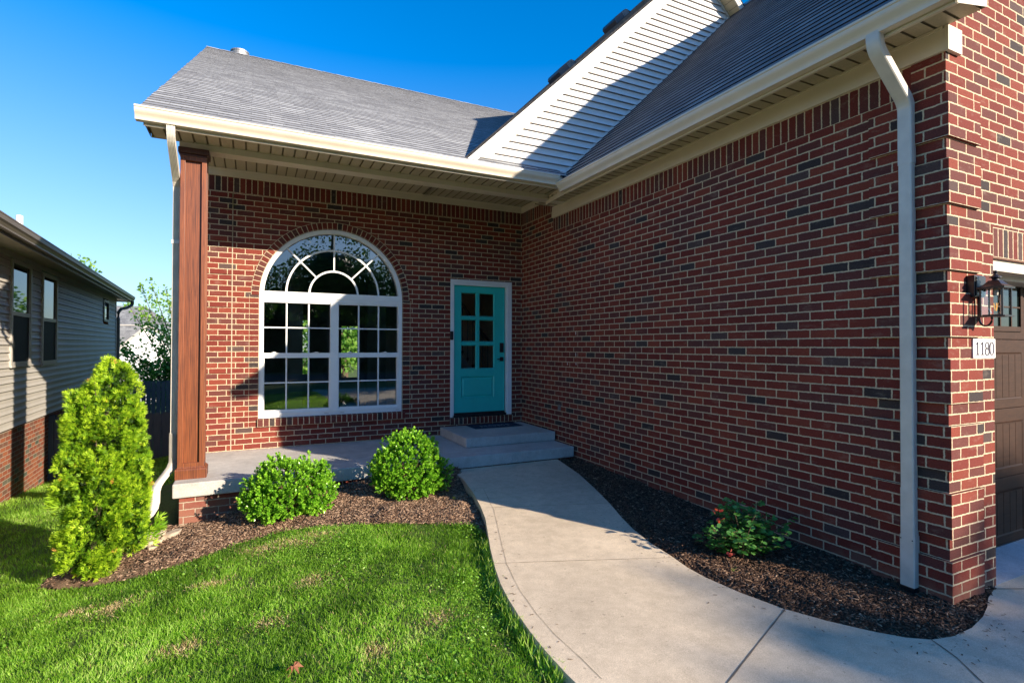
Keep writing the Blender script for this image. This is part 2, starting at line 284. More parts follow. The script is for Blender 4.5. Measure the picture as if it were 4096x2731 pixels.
# ------------------------------------------------------------------ mesh builder
class MB:
    def __init__(s): s.v = []; s.f = []; s.uv = []; s.mi = []
    def poly(s, pts, uvs=None, mi=0):
        n = len(s.v); s.v += [tuple(map(float, p)) for p in pts]; s.f.append(tuple(range(n, n+len(pts)))); s.mi.append(mi)
        if uvs is None:
            p = [Vector(q) for q in pts]; nn = Vector((0, 0, 0))
            for i in range(len(p)):
                a, b = p[i], p[(i+1) % len(p)]; nn += a.cross(b)
            a = [abs(q) for q in nn]
            if a[1] >= a[0] and a[1] >= a[2]: uvs = [(q[0], q[2]) for q in p]
            elif a[0] >= a[2]: uvs = [(q[1], q[2]) for q in p]
            else: uvs = [(q[0], q[1]) for q in p]
        s.uv += list(uvs); return s
    def box(s, x0, x1, y0, y1, z0, z1, mi=0):
        a = [(x0, y0, z0), (x1, y0, z0), (x1, y1, z0), (x0, y1, z0), (x0, y0, z1), (x1, y0, z1), (x1, y1, z1), (x0, y1, z1)]
        for q in ((0, 1, 5, 4), (1, 2, 6, 5), (2, 3, 7, 6), (3, 0, 4, 7), (4, 5, 6, 7), (3, 2, 1, 0)): s.poly([a[i] for i in q], mi=mi)
        return s
    def obox(s, c, ax, ay, az, mi=0):   # oriented box: centre, three half-vectors
        c, ax, ay, az = map(Vector, (c, ax, ay, az))
        a = [c+i*ax+j*ay+k*az for k in (-1, 1) for (i, j) in ((-1, -1), (1, -1), (1, 1), (-1, 1))]
        for q in ((0, 1, 5, 4), (1, 2, 6, 5), (2, 3, 7, 6), (3, 0, 4, 7), (4, 5, 6, 7), (3, 2, 1, 0)): s.poly([a[i] for i in q], mi=mi)
        return s
    def extrude(s, prof, f, t0, t1, closed=True, caps=True, mi=0):   # prof: 2D pts, f(p,t)->3D
        n = len(prof); m = n if closed else n-1
        for i in range(m):
            a, b = prof[i], prof[(i+1) % n]; s.poly([f(a, t0), f(b, t0), f(b, t1), f(a, t1)], mi=mi)
        if caps and closed:
            s.poly([f(p, t0) for p in prof][::-1], mi=mi); s.poly([f(p, t1) for p in prof], mi=mi)
        return s
    def tube(s, pts, r, n=8, caps=True, mi=0):
        pts = [Vector(p) for p in pts]; rs = r if hasattr(r, '__len__') else [r]*len(pts); rings = []
        for i, p in enumerate(pts):
            t = (pts[min(i+1, len(pts)-1)]-pts[max(i-1, 0)]).normalized()
            u = t.cross(Vector((0, 0, 1)));
            if u.length < .05: u = Vector((1, 0, 0))
            u.normalize(); v = t.cross(u).normalized()
            rings.append([p+rs[i]*(cos(2*pi*k/n)*u+sin(2*pi*k/n)*v) for k in range(n)])
        for i in range(len(rings)-1):
            for k in range(n): s.poly([rings[i][k], rings[i][(k+1) % n], rings[i+1][(k+1) % n], rings[i+1][k]], mi=mi)
        if caps: s.poly(rings[0][::-1], mi=mi); s.poly(rings[-1], mi=mi)
        return s
    def lathe(s, c, prof, n=16, mi=0):
        for i in range(len(prof)-1):
            (r0, z0), (r1, z1) = prof[i], prof[i+1]
            for k in range(n):
                a, b = 2*pi*k/n, 2*pi*(k+1)/n
                s.poly([(c[0]+r0*cos(a), c[1]+r0*sin(a), c[2]+z0), (c[0]+r0*cos(b), c[1]+r0*sin(b), c[2]+z0), (c[0]+r1*cos(b), c[1]+r1*sin(b), c[2]+z1), (c[0]+r1*cos(a), c[1]+r1*sin(a), c[2]+z1)], mi=mi)
        return s
    def arc(s, cx, cz, r0, r1, a0, a1, y0, y1, n=40, mi=0):   # flat band in the xz plane with thickness in y
        for i in range(n):
            a, b = a0+(a1-a0)*i/n, a0+(a1-a0)*(i+1)/n
            P = lambda r, t, y: (cx+r*cos(t), y, cz+r*sin(t))
            s.poly([P(r0, a, y0), P(r1, a, y0), P(r1, b, y0), P(r0, b, y0)], mi=mi)
            s.poly([P(r1, a, y0), P(r1, a, y1), P(r1, b, y1), P(r1, b, y0)], mi=mi)
            s.poly([P(r0, a, y0), P(r0, b, y0), P(r0, b, y1), P(r0, a, y1)], mi=mi)
        return s
    def build(s, name, mats, parent=None, smooth=False, bevel=0, merge=True, label=None):
        if not isinstance(mats, (list, tuple)): mats = [mats]
        off = Vector(WORLD.get(parent.name, (0, 0, 0))) if parent is not None else Vector((0, 0, 0))
        me = bpy.data.meshes.new(name)
        me.from_pydata([tuple(Vector(v)-off) for v in s.v], [], s.f)
        uvl = me.uv_layers.new(name='UVMap'); uvl.data.foreach_set('uv', [c for q in s.uv for c in q[:2]])
        for m in mats: me.materials.append(m)
        me.polygons.foreach_set('material_index', s.mi)
        if smooth: me.polygons.foreach_set('use_smooth', [True]*len(me.polygons))
        o = bpy.data.objects.new(name, me); COL.objects.link(o)
        if parent is not None: o.parent = parent; WORLD[o.name] = tuple(off)
        if merge:
            import bmesh
            bm = bmesh.new(); bm.from_mesh(me); bmesh.ops.remove_doubles(bm, verts=bm.verts, dist=1e-5)
            bmesh.ops.recalc_face_normals(bm, faces=bm.faces); bm.to_mesh(me); bm.free()
        if bevel:
            b = o.modifiers.new('bevel', 'BEVEL'); b.width = bevel; b.segments = 2; b.limit_method = 'ANGLE'; b.angle_limit = radians(40)
        if smooth:
            try: me.set_sharp_from_angle(angle=radians(35))
            except Exception: pass
        if label: o['label'] = label
        return o
WORLD = {}
def thing(name, loc, label, cat, group=None):
    o = bpy.data.objects.new(name, None); COL.objects.link(o); o.location = loc; o.empty_display_size = .2
    o['label'] = label; o['category'] = cat
    if group: o['group'] = group
    WORLD[o.name] = tuple(loc); return o
def tag(o, label, cat, group=None):
    o['label'] = label; o['category'] = cat
    if group: o['group'] = group
    return o
def struct(o, kind='structure'): o['kind'] = kind; return o

def rotmats(d, roll=None):
    """rotation matrices whose local Y points along d (N,3), local Z roughly the face normal"""
    n = len(d); d = d/np.linalg.norm(d, axis=1, keepdims=True)
    r = rng.normal(size=(n, 3)); x = np.cross(d, r); x /= np.linalg.norm(x, axis=1, keepdims=True)
    z = np.cross(x, d); return np.stack([x, d, z], axis=2)
def upmats(d, tilt=.5):
    """local Y along d, local Z (face normal) leaning upward/outward"""
    n = len(d); d = d/np.linalg.norm(d, axis=1, keepdims=True)
    up = np.tile([0, 0, 1.], (n, 1))+rng.normal(size=(n, 3))*tilt
    x = np.cross(d, up); x /= np.linalg.norm(x, axis=1, keepdims=True)+1e-9
    z = np.cross(x, d); return np.stack([x, d, z], axis=2)
def scatter(name, tmpl, P, R, S, var, mat, parent=None, extra=None):
    tv, tf = np.array(tmpl[0], float), tmpl[1]; n = len(P); k = len(tv)
    if S.ndim == 1: V = tv[None]*S[:, None, None]
    else: V = tv[None]*S[:, None, :]
    V = np.einsum('nij,nkj->nki', R, V)+P[:, None, :]
    off = np.array(WORLD.get(parent.name, (0, 0, 0))) if parent is not None else np.zeros(3)
    V = (V-off).reshape(-1, 3)
    fl = np.array([len(f) for f in tf]); flat = np.concatenate([np.array(f) for f in tf])
    L = (flat[None]+(np.arange(n)*k)[:, None]).reshape(-1); tot = np.tile(fl, n)
    me = bpy.data.meshes.new(name); me.vertices.add(len(V)); me.vertices.foreach_set('co', V.reshape(-1).astype(np.float32))
    me.loops.add(len(L)); me.loops.foreach_set('vertex_index', L.astype(np.int32))
    me.polygons.add(len(tot)); me.polygons.foreach_set('loop_start', np.concatenate([[0], np.cumsum(tot)[:-1]]).astype(np.int32))
    me.polygons.foreach_set('loop_total', tot.astype(np.int32))
    at = me.attributes.new('var', 'FLOAT', 'POINT'); at.data.foreach_set('value', np.repeat(var, k).astype(np.float32))
    me.update(calc_edges=True); me.validate(); me.materials.append(mat)
    o = bpy.data.objects.new(name, me); COL.objects.link(o)
    if parent is not None: o.parent = parent; WORLD[o.name] = tuple(off)
    return o

def inpoly(X, Y, poly):
    c = np.zeros(X.shape, bool); n = len(poly); j = n-1
    for i in range(n):
        xi, yi = poly[i]; xj, yj = poly[j]
        t = ((yi > Y) != (yj > Y)) & (X < (xj-xi)*(Y-yi)/((yj-yi)+1e-12)+xi); c ^= t; j = i
    return c
def pdist(X, Y, line):
    d = np.full(X.shape, 1e9)
    for (x0, y0), (x1, y1) in zip(line[:-1], line[1:]):
        dx, dy = x1-x0, y1-y0; t = np.clip(((X-x0)*dx+(Y-y0)*dy)/(dx*dx+dy*dy), 0, 1)
        d = np.minimum(d, np.hypot(X-x0-t*dx, Y-y0-t*dy))
    return d
def vnoise(X, Y, s, seed=0):
    g = np.random.default_rng(seed).random((64, 64)); x = X*s; y = Y*s
    i = np.floor(x).astype(int); j = np.floor(y).astype(int); fx = x-i; fy = y-j; fx = fx*fx*(3-2*fx); fy = fy*fy*(3-2*fy)
    G = lambda a, b: g[a % 64, b % 64]
    return (G(i, j)*(1-fx)+G(i+1, j)*fx)*(1-fy)+(G(i, j+1)*(1-fx)+G(i+1, j+1)*fx)*fy

# ------------------------------------------------------------------ terrain
S = 4096/2352.
def h(x, y):
    x = np.asarray(x, float); y = np.asarray(y, float)
    base = np.interp(x, [-9, -3.9, -3.3, -.65, 1.2, 2., 60], [-.62, -.66, -.62, -.185, .0, .02, .02])+.010*np.clip(y, -2, 7)
    back = -.085*np.clip(y-9.5, 0, 60); front = .012*np.clip(y+1, -40, 0)
    return base+back+front
def zw(y): return .03+.026*np.clip(y, -30, 6.2)
def onpath(X, Y):
    d = ray(X*S, Y*S); t = (.03-CZ)/(d[2]-.026*d[1]); return (d[0]*t, d[1]*t)
def onground(X, Y, off=0.):
    d = ray(X*S, Y*S); z = 0.
    for _ in range(40):
        t = (z-CZ)/d[2]; z = float(h(d[0]*t, d[1]*t))+off
    return (d[0]*t, d[1]*t)
left_edge = [onpath(*p) for p in [(1040, 1082), (1062, 1098), (1085, 1128), (1103, 1160), (1115, 1190), (1121, 1225), (1127, 1262), (1138, 1305), (1150, 1340), (1168, 1375), (1190, 1410), (1218, 1450), (1250, 1490), (1300, 1545)]]
left_edge[0] = (left_edge[0][0], 6.155)
right_edge = [onpath(*p) for p in [(1290, 1058), (1330, 1088), (1365, 1120), (1400, 1155), (1430, 1190), (1455, 1215), (1495, 1247), (1540, 1275), (1580, 1303), (1620, 1325), (1700, 1360), (1800, 1397), (1900, 1425), (2000, 1448), (2080, 1463), (2140, 1468), (2190, 1460), (2232, 1441), (2258, 1415), (2268, 1392), (2270, 1372)]]
right_edge[0] = (right_edge[0][0], 6.155)
concrete_out = left_edge+[(1.42, 1.9), (1.55, 1.3), (1.8, .6), (2.05, -.5), (2.2, -2), (2.2, -9), (9.6, -9), (9.6, 1.82), (4.56, 1.82), (4.50, 1.80)]+right_edge[::-1]
bed_front = [onground(*p, .02) for p in [(80, 1348), (120, 1352), (200, 1346), (300, 1326), (370, 1308), (440, 1286), (500, 1262), (560, 1240), (640, 1219), (740, 1207), (820, 1201), (900, 1199), (1000, 1199), (1085, 1203), (1112, 1222)]]
bed_left = [(2.3, 6.2), (-.62, 6.25), (-.9, 6.6), (-1.25, 6.2), (-1.55, 5.75)]
bed_poly = bed_front+[(left_edge[5][0]-.01, left_edge[5][1]), left_edge[4], left_edge[3], left_edge[2], left_edge[1]]+bed_left
bed2_poly = [(x, y) for x, y in right_edge]+[(4.50, 1.80), (4.5, 1.9), (4.05, 1.9), (4.05, 6.2)]

def gridmesh(xs, ys, zf, name, mat, mask=None):
    X, Y = np.meshgrid(xs, ys, indexing='ij'); Z = zf(X, Y); nx, ny = X.shape
    V = np.stack([X, Y, Z], -1).reshape(-1, 3); idx = np.arange(nx*ny).reshape(nx, ny)
    a, b, c, d = idx[:-1, :-1], idx[1:, :-1], idx[1:, 1:], idx[:-1, 1:]
    Fc = np.stack([a, b, c, d], -1).reshape(-1, 4)
    if mask is not None:
        cx = (X[:-1, :-1]+X[1:, 1:])/2; cy = (Y[:-1, :-1]+Y[1:, 1:])/2; Fc = Fc[mask(cx, cy).reshape(-1)]
    me = bpy.data.meshes.new(name); me.from_pydata(V.tolist(), [], Fc.tolist()); me.materials.append(mat)
    me.polygons.foreach_set('use_smooth', [True]*len(me.polygons))
    o = bpy.data.objects.new(name, me); COL.objects.link(o); return o
xs = np.concatenate([[-300, -120, -60, -30, -15], np.arange(-9, 5.01, .12), [8, 12, 20, 40, 80, 160, 300]])
ys = np.concatenate([[-260, -120, -60, -30, -16], np.arange(-9, 14, .12), np.arange(14, 30, 1.), [36, 50, 80, 150, 300]])
zf = lambda X, Y: h(X, Y)+(vnoise(X, Y, 3, 1)-.5)*.015-np.where(inpoly(X, Y, concrete_out), .12, 0)-np.where((X > -.62) & (Y > 6.25) & (Y < 30) & (X < 12), .25, 0)-np.where((X > 4.05) & (X < 11) & (Y > 1.9) & (Y < 7), .15, 0)
struct(gridmesh(xs, ys, zf, 'ground', M['ground']))

def slab_poly(poly, zf, name, mat, skirt=.16):
    import bmesh
    bm = bmesh.new(); vs = [bm.verts.new((x, y, float(zf(y)))) for x, y in poly]; f = bm.faces.new(vs)
    if f.normal.z < 0: f.normal_flip()
    low = [bm.verts.new((x, y, float(zf(y))-skirt)) for x, y in poly]
    n = len(vs)
    for i in range(n): bm.faces.new((vs[i], vs[(i+1) % n], low[(i+1) % n], low[i]))
    bmesh.ops.triangulate(bm, faces=[f]); bmesh.ops.recalc_face_normals(bm, faces=bm.faces)
    me = bpy.data.meshes.new(name); bm.to_mesh(me); bm.free(); me.materials.append(mat)
    o = bpy.data.objects.new(name, me); COL.objects.link(o)
    return o
struct(slab_poly(concrete_out, zw, 'path', M['path']))
# control joints: narrow dark grooves
jm = MB()
def joint(pts, wd=.008):
    for (x0, y0), (x1, y1) in zip(pts[:-1], pts[1:]):
        dx, dy = x1-x0, y1-y0; L = math.hypot(dx, dy); n = max(1, int(L/.06)); px, py = -dy/L, dx/L
        prev = None
        for i in range(n+1):
            t = i/n; ww = wd*random.uniform(.35, .65); x, y = x0+dx*t+random.uniform(-.0015, .0015), y0+dy*t; z = float(zw(y))+.0025
            cur = ((x-px*ww, y-py*ww, z), (x+px*ww, y+py*ww, z))
            if prev: jm.poly([prev[0], cur[0], cur[1], prev[1]])
            prev = cur
joint([onpath(*p) for p in [(1118, 1166), (1395, 1155)]], .004)
joint([onpath(*p) for p in [(1134, 1294), (1230, 1290), (1555, 1280)]], .004)
joint([onpath(*p) for p in [(1803, 1399), (1670, 1568)]], .007); joint([onpath(*p) for p in [(1670, 1568), (1560, 1700)]], .007)
joint([onpath(*p) for p in [(2140, 1469), (2200, 1512), (2262, 1572)]], .007)
joint([onpath(*p) for p in [(2283, 1352), (2352, 1352)]], .008)
joint([onpath((1700+a/.9622)/S, (1800+b/.9622)/S) for a, b in [(225, 150), (265, 230), (290, 340), (315, 440), (365, 540), (430, 630), (500, 710), (600, 800), (680, 880)]], .0025)
struct(jm.build('path_joints', M['joint'], merge=False))
# street and far side, seen only in the glass
st = MB(); st.box(-80, 80, -20, -13, -.12, -.09); struct(st.build('street', M['asphalt']))
# mulch beds
def bedz(line, X, Y, up=.035):
    return h(X, Y)+up*np.clip(pdist(X, Y, line+[line[0]])/.10, -.2, 1)+(vnoise(X, Y, 9, 3)-.5)*.03+(vnoise(X, Y, 2.3, 4)-.5)*.03
def z_bed1(X, Y): return bedz(bed_poly, X, Y)+.10*np.clip((Y-5.5)/.6, 0, 1)*np.clip((X+.5)/1.4, 0, 1)
def z_bed2(X, Y): return h(X, Y)+.02+.035*np.clip((Y-2)/3, 0, 1)+(vnoise(X, Y, 9, 3)-.5)*.03+.025*np.clip(pdist(X, Y, right_edge)/.12, 0, 1)
b1 = gridmesh(np.arange(-1.9, 2.6, .03), np.arange(4.0, 6.8, .03), z_bed1, 'mulch_bed', M['mulch'], lambda x, y: inpoly(x, y, bed_poly))
b2 = gridmesh(np.arange(2.7, 4.7, .03), np.arange(1.4, 6.3, .03), z_bed2, 'mulch_bed', M['mulch'], lambda x, y: inpoly(x, y, bed2_poly))
struct(b1); struct(b2)
def chips(poly, zfun, n, bounds, name, seed, vs=0., thin=None):
    r = np.random.default_rng(seed); X = r.uniform(bounds[0], bounds[1], n*3); Y = r.uniform(bounds[2], bounds[3], n*3)
    k = inpoly(X, Y, poly)
    if thin is not None: k &= r.random(len(X)) < thin(X, Y)
    X, Y = X[k][:n], Y[k][:n]; n = len(X)
    P = np.stack([X, Y, zfun(X, Y)+r.uniform(-.004, .012, n)], 1)
    a = r.uniform(0, 2*pi, n); d = np.stack([np.cos(a), np.sin(a), r.normal(0, .28, n)], 1)
    S_ = np.stack([r.uniform(.0018, .0048, n), r.uniform(.006, .021, n)*np.where(r.random(n) < .1, 1.7, 1), r.uniform(.001, .003, n)], 1)
    t = ([(-1, -1, -1), (1, -1, -1), (.7, 1, -1), (-.8, .9, -1), (-1, -1, 1), (1, -.9, 1), (.7, 1, 1), (-.8, .85, 1)], [(4, 5, 6, 7), (0, 4, 7, 3), (1, 2, 6, 5), (0, 1, 5, 4), (3, 7, 6, 2)])
    v = np.clip(r.beta(1.6, 3.2, n)+np.where(r.random(n) < .06, .5, 0)+vs, 0, 1)
    return struct(scatter(name, t, P, upmats(d, .45), S_, v, M['chip']), 'stuff')
chips(bed_poly, z_bed1, 34000, (-1.9, 2.5, 4.1, 6.7), 'mulch_chips', 5, .24, lambda X, Y: np.clip((X+1.35)/1.3, .12, 1))
chips(bed2_poly, z_bed2, 30000, (2.7, 4.6, 1.4, 6.2), 'mulch_chips', 6, -.04)

# ------------------------------------------------------------------ lawn
def lawn(n, bounds, name, mat, tmpl, size, seed, dens=None, varf=None, lean=.35, flat=False):
    r = np.random.default_rng(seed); X = r.uniform(bounds[0], bounds[1], n); Y = r.uniform(bounds[2], bounds[3], n)
    k = ~inpoly(X, Y, concrete_out) & ~inpoly(X, Y, bed_poly) & ~((X > -.66) & (Y > 6.15)) & ~((X < -3.3-.045*(Y-10.9)) & (Y > 7.0))
    X, Y = X[k], Y[k]
    if dens is not None: k = r.random(len(X)) < dens(X, Y); X, Y = X[k], Y[k]
    n = len(X); P = np.stack([X, Y, h(X, Y)-.004+(vnoise(X, Y, 3, 1)-.5)*.015+(r.uniform(.012, .045, n) if flat else 0)], 1)
    a = r.uniform(0, 2*pi, n); cl = vnoise(X, Y, 6, 21)*2*pi*2
    d = np.stack([np.cos(a)*lean+np.cos(cl)*lean*.6, np.sin(a)*lean+np.sin(cl)*lean*.6, np.ones(n) if not flat else np.full(n, .35)], 1)
    hh = size[0]+(size[1]-size[0])*r.random(n)
    hh = hh*(.7+.6*vnoise(X, Y, 2.2, 8))
    v = varf(X, Y, r) if varf else r.random(n)
    Sx = np.stack([np.full(n, 1.)*(.8+.4*r.random(n)), hh, hh], 1) if not flat else np.stack([hh, hh, hh], 1)
    return scatter(name, tmpl, P, rotmats(d) if not flat else upmats(d, .5), Sx, np.clip(v, 0, 1), mat)
blade = ([(-.0024, 0, 0), (.0024, 0, 0), (-.0022, .45, .03), (.0022, .45, .03), (-.0012, .8, .16), (.0012, .8, .16), (0, 1, .30)], [(0, 1, 3, 2), (2, 3, 5, 4), (4, 5, 6)])
far_blade = ([(-.0035, 0, 0), (.0035, 0, 0), (-.003, .5, .05), (.003, .5, .05), (0, 1, .25)], [(0, 1, 3, 2), (2, 3, 4)])
# dry patches
dry_spots = [(onground(600, 1262), .20, .11), (onground(665, 1248), .24, .10), (onground(735, 1228), .20, .09), (onground(1010, 1420), .10, .09), (onground(420, 1490), .12, .08), (onground(860, 1500), .09, .10), (onground(480, 1345), .14, .06), (onground(265, 1395), .16, .10), (onground(718, 1335), .13, .10), (onground(620, 1430), .09, .08), (onground(165, 1410), .14, .07)]
def dryness(X, Y):
    q = np.zeros(X.shape)
    for i, ((x, y), a, b) in enumerate(dry_spots):
        th = .62 if i < 3 else 0
        u = (X-x)*cos(th)-(Y-y)*sin(th); v_ = (X-x)*sin(th)+(Y-y)*cos(th)
        q = np.maximum(q, np.exp(-(u/a)**2-(v_/b)**2))
    return q
gv = lambda X, Y, r: .38+(vnoise(X, Y, 1.3, 5)-.5)*.55+(vnoise(X, Y, 7, 6)-.5)*.45+r.normal(0, .17, len(X))
den = lambda X, Y: (.30+.70*np.clip(vnoise(X, Y, 8, 9)*1.7, 0, 1))*(1-.92*dryness(X, Y))
g1_ = struct(lawn(230000, (-1.9, 2.4, 1.7, 5.8), 'lawn_grass', M['grass'], blade, (.022, .048), 1, den, gv, .45), 'stuff')
g2_ = struct(lawn(90000, (-4.6, -1.2, 3.0, 9.0), 'lawn_grass', M['grass'], blade, (.024, .050), 2, den, gv, .4), 'stuff')
g3_ = struct(lawn(26000, (-4.5, -.6, 8.5, 13), 'lawn_grass', M['grass'], far_blade, (.03, .07), 3, None, gv, .4), 'stuff')
struct(lawn(300000, (-1.9, 2.4, 1.7, 5.8), 'dry_grass', M['drygrass'], blade, (.014, .036), 4, lambda X, Y: dryness(X, Y)*.95+.02+.10*np.clip(vnoise(X, Y, 2.6, 17)-.55, 0, 1), None, .9), 'stuff')
# far lawn behind the camera, visible in the window panes
struct(lawn(60000, (-5, 3, -6, 1.8), 'lawn_grass', M['grass'], far_blade, (.03, .06), 14, None, gv, .4), 'stuff')
leaf_t = ([(0, 0, 0), (.32, .35, .06), (.36, .68, .05), (0, 1, -.06), (-.36, .68, .05), (-.32, .35, .06), (0, .5, -.04)], [(0, 1, 2, 6), (6, 2, 3), (0, 6, 4, 5), (6, 3, 4)])
weedden = lambda X, Y: np.clip((vnoise(X, Y, 1.6, 12)-.42)*2.6, 0, 1)*np.clip((X+.2)/1.2+.25, .12, 1)*(1-.9*dryness(X, Y))
struct(lawn(80000, (-1.9, 2.4, 1.7, 5.6), 'broad_weeds', M['weed'], leaf_t, (.010, .020), 7, weedden, None, 1., True), 'stuff')

# overhanging long tufts along the path edge
def edge_tufts():
    r = np.random.default_rng(3); P = []; 
    for (x0, y0), (x1, y1) in zip(left_edge[5:-1], left_edge[6:]):
        L = math.hypot(x1-x0, y1-y0)
        for _ in range(int(L*520)):
            t = r.random(); P.append((x0+(x1-x0)*t-abs(r.normal(0, .035))-.006, y0+(y1-y0)*t))
    P = np.array(P); n = len(P); Z = h(P[:, 0], P[:, 1])
    P3 = np.column_stack([P, Z]); a = r.uniform(0, 2*pi, n); d = np.stack([np.cos(a)*.45+.22, np.sin(a)*.45, np.ones(n)], 1)
    hh = r.uniform(.03, .10, n); return struct(scatter('edge_grass', blade, P3, rotmats(d), np.stack([np.full(n, 1.4), hh, hh], 1), np.clip(r.normal(.55, .25, n), 0, 1), M['grass']), 'stuff')
edge_tufts()

# ================================================================== THE HOUSE
XW = 3.99; YF = 1.82; YB = 7.80; XL = -.60
house = thing('brick_house', (1.7, 7.0, 0), 'red brick house with teal front door, white arched window and wooden porch post', 'house')
H = house
# ---- porch wall with arched window opening and door opening
WX0, WX1, WZ0, WCX, WCZ, WR = .068, 1.996, .735, 1.032, 2.378, .964
DX0, DX1, DZ0, DZ1 = 2.745, 3.800, .600, 2.745
m = MB()
ztop = 3.705; zb = .25
def wp(x0, x1, z0, z1): m.poly([(x0, YB, z0), (x1, YB, z0), (x1, YB, z1), (x0, YB, z1)])
RO = WR+.098
wp(XL, WX0-.118, zb, ztop); wp(WX1+.118, DX0, zb, ztop); wp(DX0, DX1, zb, DZ0-.115); wp(DX0, DX1, DZ1, ztop); wp(DX1, XW, zb, ztop)
wp(WX0-.118, WX1+.118, zb, WZ0-.105)
N = 48
a0 = WX0-.118; a1 = WX1+.118
def arcz(x, R=RO): q = R*R-(x-WCX)**2; return WCZ+sqrt(q) if q > 0 else WCZ
xsx = [a0]+[WCX-RO*cos(pi*i/N) for i in range(N+1)]+[a1]
for x0, x1 in zip(xsx[:-1], xsx[1:]):
    if x1-x0 < 1e-6: continue
    m.poly([(x0, YB, arcz(x0)), (x1, YB, arcz(x1)), (x1, YB, ztop), (x0, YB, ztop)])
m.build('wall', M['brick'], H, label='shaded red brick porch wall around the arched window and front door')
# ---- arch bricks, stacked jamb bricks, sill, soldier courses
m = MB(); nA = 60
for i in range(nA):
    a, b = pi*i/nA, pi*(i+1)/nA; P = lambda r, t, y=YB-.006: (WCX+r*cos(t), y, WCZ+r*sin(t)); u0, u1 = RO*a, RO*b
    m.poly([P(WR, a), P(RO, a), P(RO, b), P(WR, b)], [(u0, 0), (u0, .105), (u1, .105), (u1, 0)])
    m.poly([P(RO, a), P(RO, a, YB), P(RO, b, YB), P(RO, b)], [(u0, .1), (u0, .105), (u1, .105), (u1, .1)])
    m.poly([P(WR, a), P(WR, b), P(WR, b, YB+.05), P(WR, a, YB+.05)], [(u0, 0), (u1, 0), (u1, .05), (u0, .05)])
m.build('brick_arch', M['rowlock'], H)
m = MB()
for x0, x1 in ((a0, WX0), (WX1, a1)):
    m = MB(); xr_ = WX0 if x0 < 1 else WX1
    m.poly([(xr_, YB, WZ0), (xr_, YB+.05, WZ0), (xr_, YB+.05, WCZ), (xr_, YB, WCZ)], [(0, WZ0), (.05, WZ0), (.05, WCZ), (0, WCZ)])
    m.poly([(x0, YB, WZ0-.105), (x1, YB, WZ0-.105), (x1, YB, WCZ), (x0, YB, WCZ)], [(0, WZ0-.105), (.122, WZ0-.105), (.122, WCZ), (0, WCZ)])
    m.build('brick_jamb', M['stack'], H)
def rowlock(m, x0, x1, y0, y1, z0, z1, lip=0):
    L = x1-x0; hh = z1-z0
    m.poly([(x0, y0, z0), (x1, y0, z0), (x1, y0, z1), (x0, y0, z1)], [(0, 0), (L, 0), (L, .1), (0, .1)])
    m.poly([(x0, y0, z1), (x1, y0, z1), (x1, y1, z1+.012), (x0, y1, z1+.012)], [(0, .02), (L, .02), (L, .09), (0, .09)])
    m.poly([(x0, y0, z0), (x0, y1, z0), (x1, y1, z0), (x1, y0, z0)], [(0, .02), (0, .09), (L, .09), (L, .02)])
    for x in (x0, x1): m.poly([(x, y0, z0), (x, y1, z0), (x, y1, z1+.012), (x, y0, z1)], [(.01, 0), (.06, 0), (.06, .1), (.01, .1)])
m = MB(); rowlock(m, WX0-.01, WX1+.035, YB-.035, YB+.04, WZ0-.105, WZ0-.008); m.build('brick_sill', M['rowlock'], H)
m = MB(); rowlock(m, DX0-.005, DX1+.02, YB-.02, YB+.04, DZ0-.115, DZ0-.012); m.build('brick_sill', M['rowlock'], H)
def soldier(m, p0, p1, z0, z1):
    L = math.dist(p0, p1); m.poly([(*p0, z0), (*p1, z0), (*p1, z1), (*p0, z1)], [(0, 0), (L, 0), (L, .2), (0, .2)])
m = MB(); soldier(m, (XL, YB), (XW, YB), 3.705, 3.905); soldier(m, (XW, YB), (XW, 6.785), 3.705, 3.905); soldier(m, (XW, 6.785), (XW, YF+.20), 3.405, 3.605)
m.build('soldier_course', M['soldier'], H)
m = MB(); m.poly([(XW, YB, zb-.5), (XW, 6.785, zb-.5), (XW, 6.785, 3.705), (XW, YB, 3.705)]); m.poly([(XW, 6.785, -.2), (XW, YF, -.2), (XW, YF, 3.405), (XW, 6.785, 3.405)])
m.poly([(XW, YF+.20, 3.405), (XW, YF, 3.405), (XW, YF, 3.65), (XW, YF+.20, 3.65)])
m.build('wall', M['brick'], H, label='long shaded red brick garage wall beside the walk')
# ---- garage front wall
GX0, GX1, GZ = 4.575, 9.45, 2.325
m = MB(); gp = lambda pts: m.poly([(x, YF, z) for x, z in pts])
gp([(XW, -.2), (GX0, -.2), (GX0, GZ), (XW, GZ)]); gp([(GX1, -.2), (10.62, -.2), (10.62, GZ), (GX1, GZ)])
gp([(XW, GZ), (GX0, GZ), (GX0, GZ+.205), (XW, GZ+.205)]); gp([(GX1, GZ), (10.62, GZ), (10.62, GZ+.205), (GX1, GZ+.205)])
gp([(XW, GZ+.205), (10.62, GZ+.205), (10.62, 3.85), (7.3, 7.15), (XW, 3.98)])
m.poly([(GX0, YF, -.2), (GX0, YF+.30, -.2), (GX0, YF+.30, GZ), (GX0, YF, GZ)])
m.poly([(10.62, YF, -.2), (10.62, 14, -.2), (10.62, 14, 3.9), (10.62, YF, 3.9)])
m.build('wall', M['brick_plain'], H, label='sunlit brick garage front with pier and gable')
m = MB(); L = GX1-GX0; m.poly([(GX0, YF-.001, GZ), (GX1, YF-.001, GZ), (GX1, YF-.001, GZ+.205), (GX0, YF-.001, GZ+.205)], [(0, 0), (L, 0), (L, .2), (0, .2)])
m.build('soldier_course', M['soldier'], H)
m = MB(); m.box(GX0+.004, GX1, YF+.004, YF+.11, GZ-.006, GZ+.004); m.build('steel_lintel', plain('lintel_paint', (.22, .07, .04), .6), H)
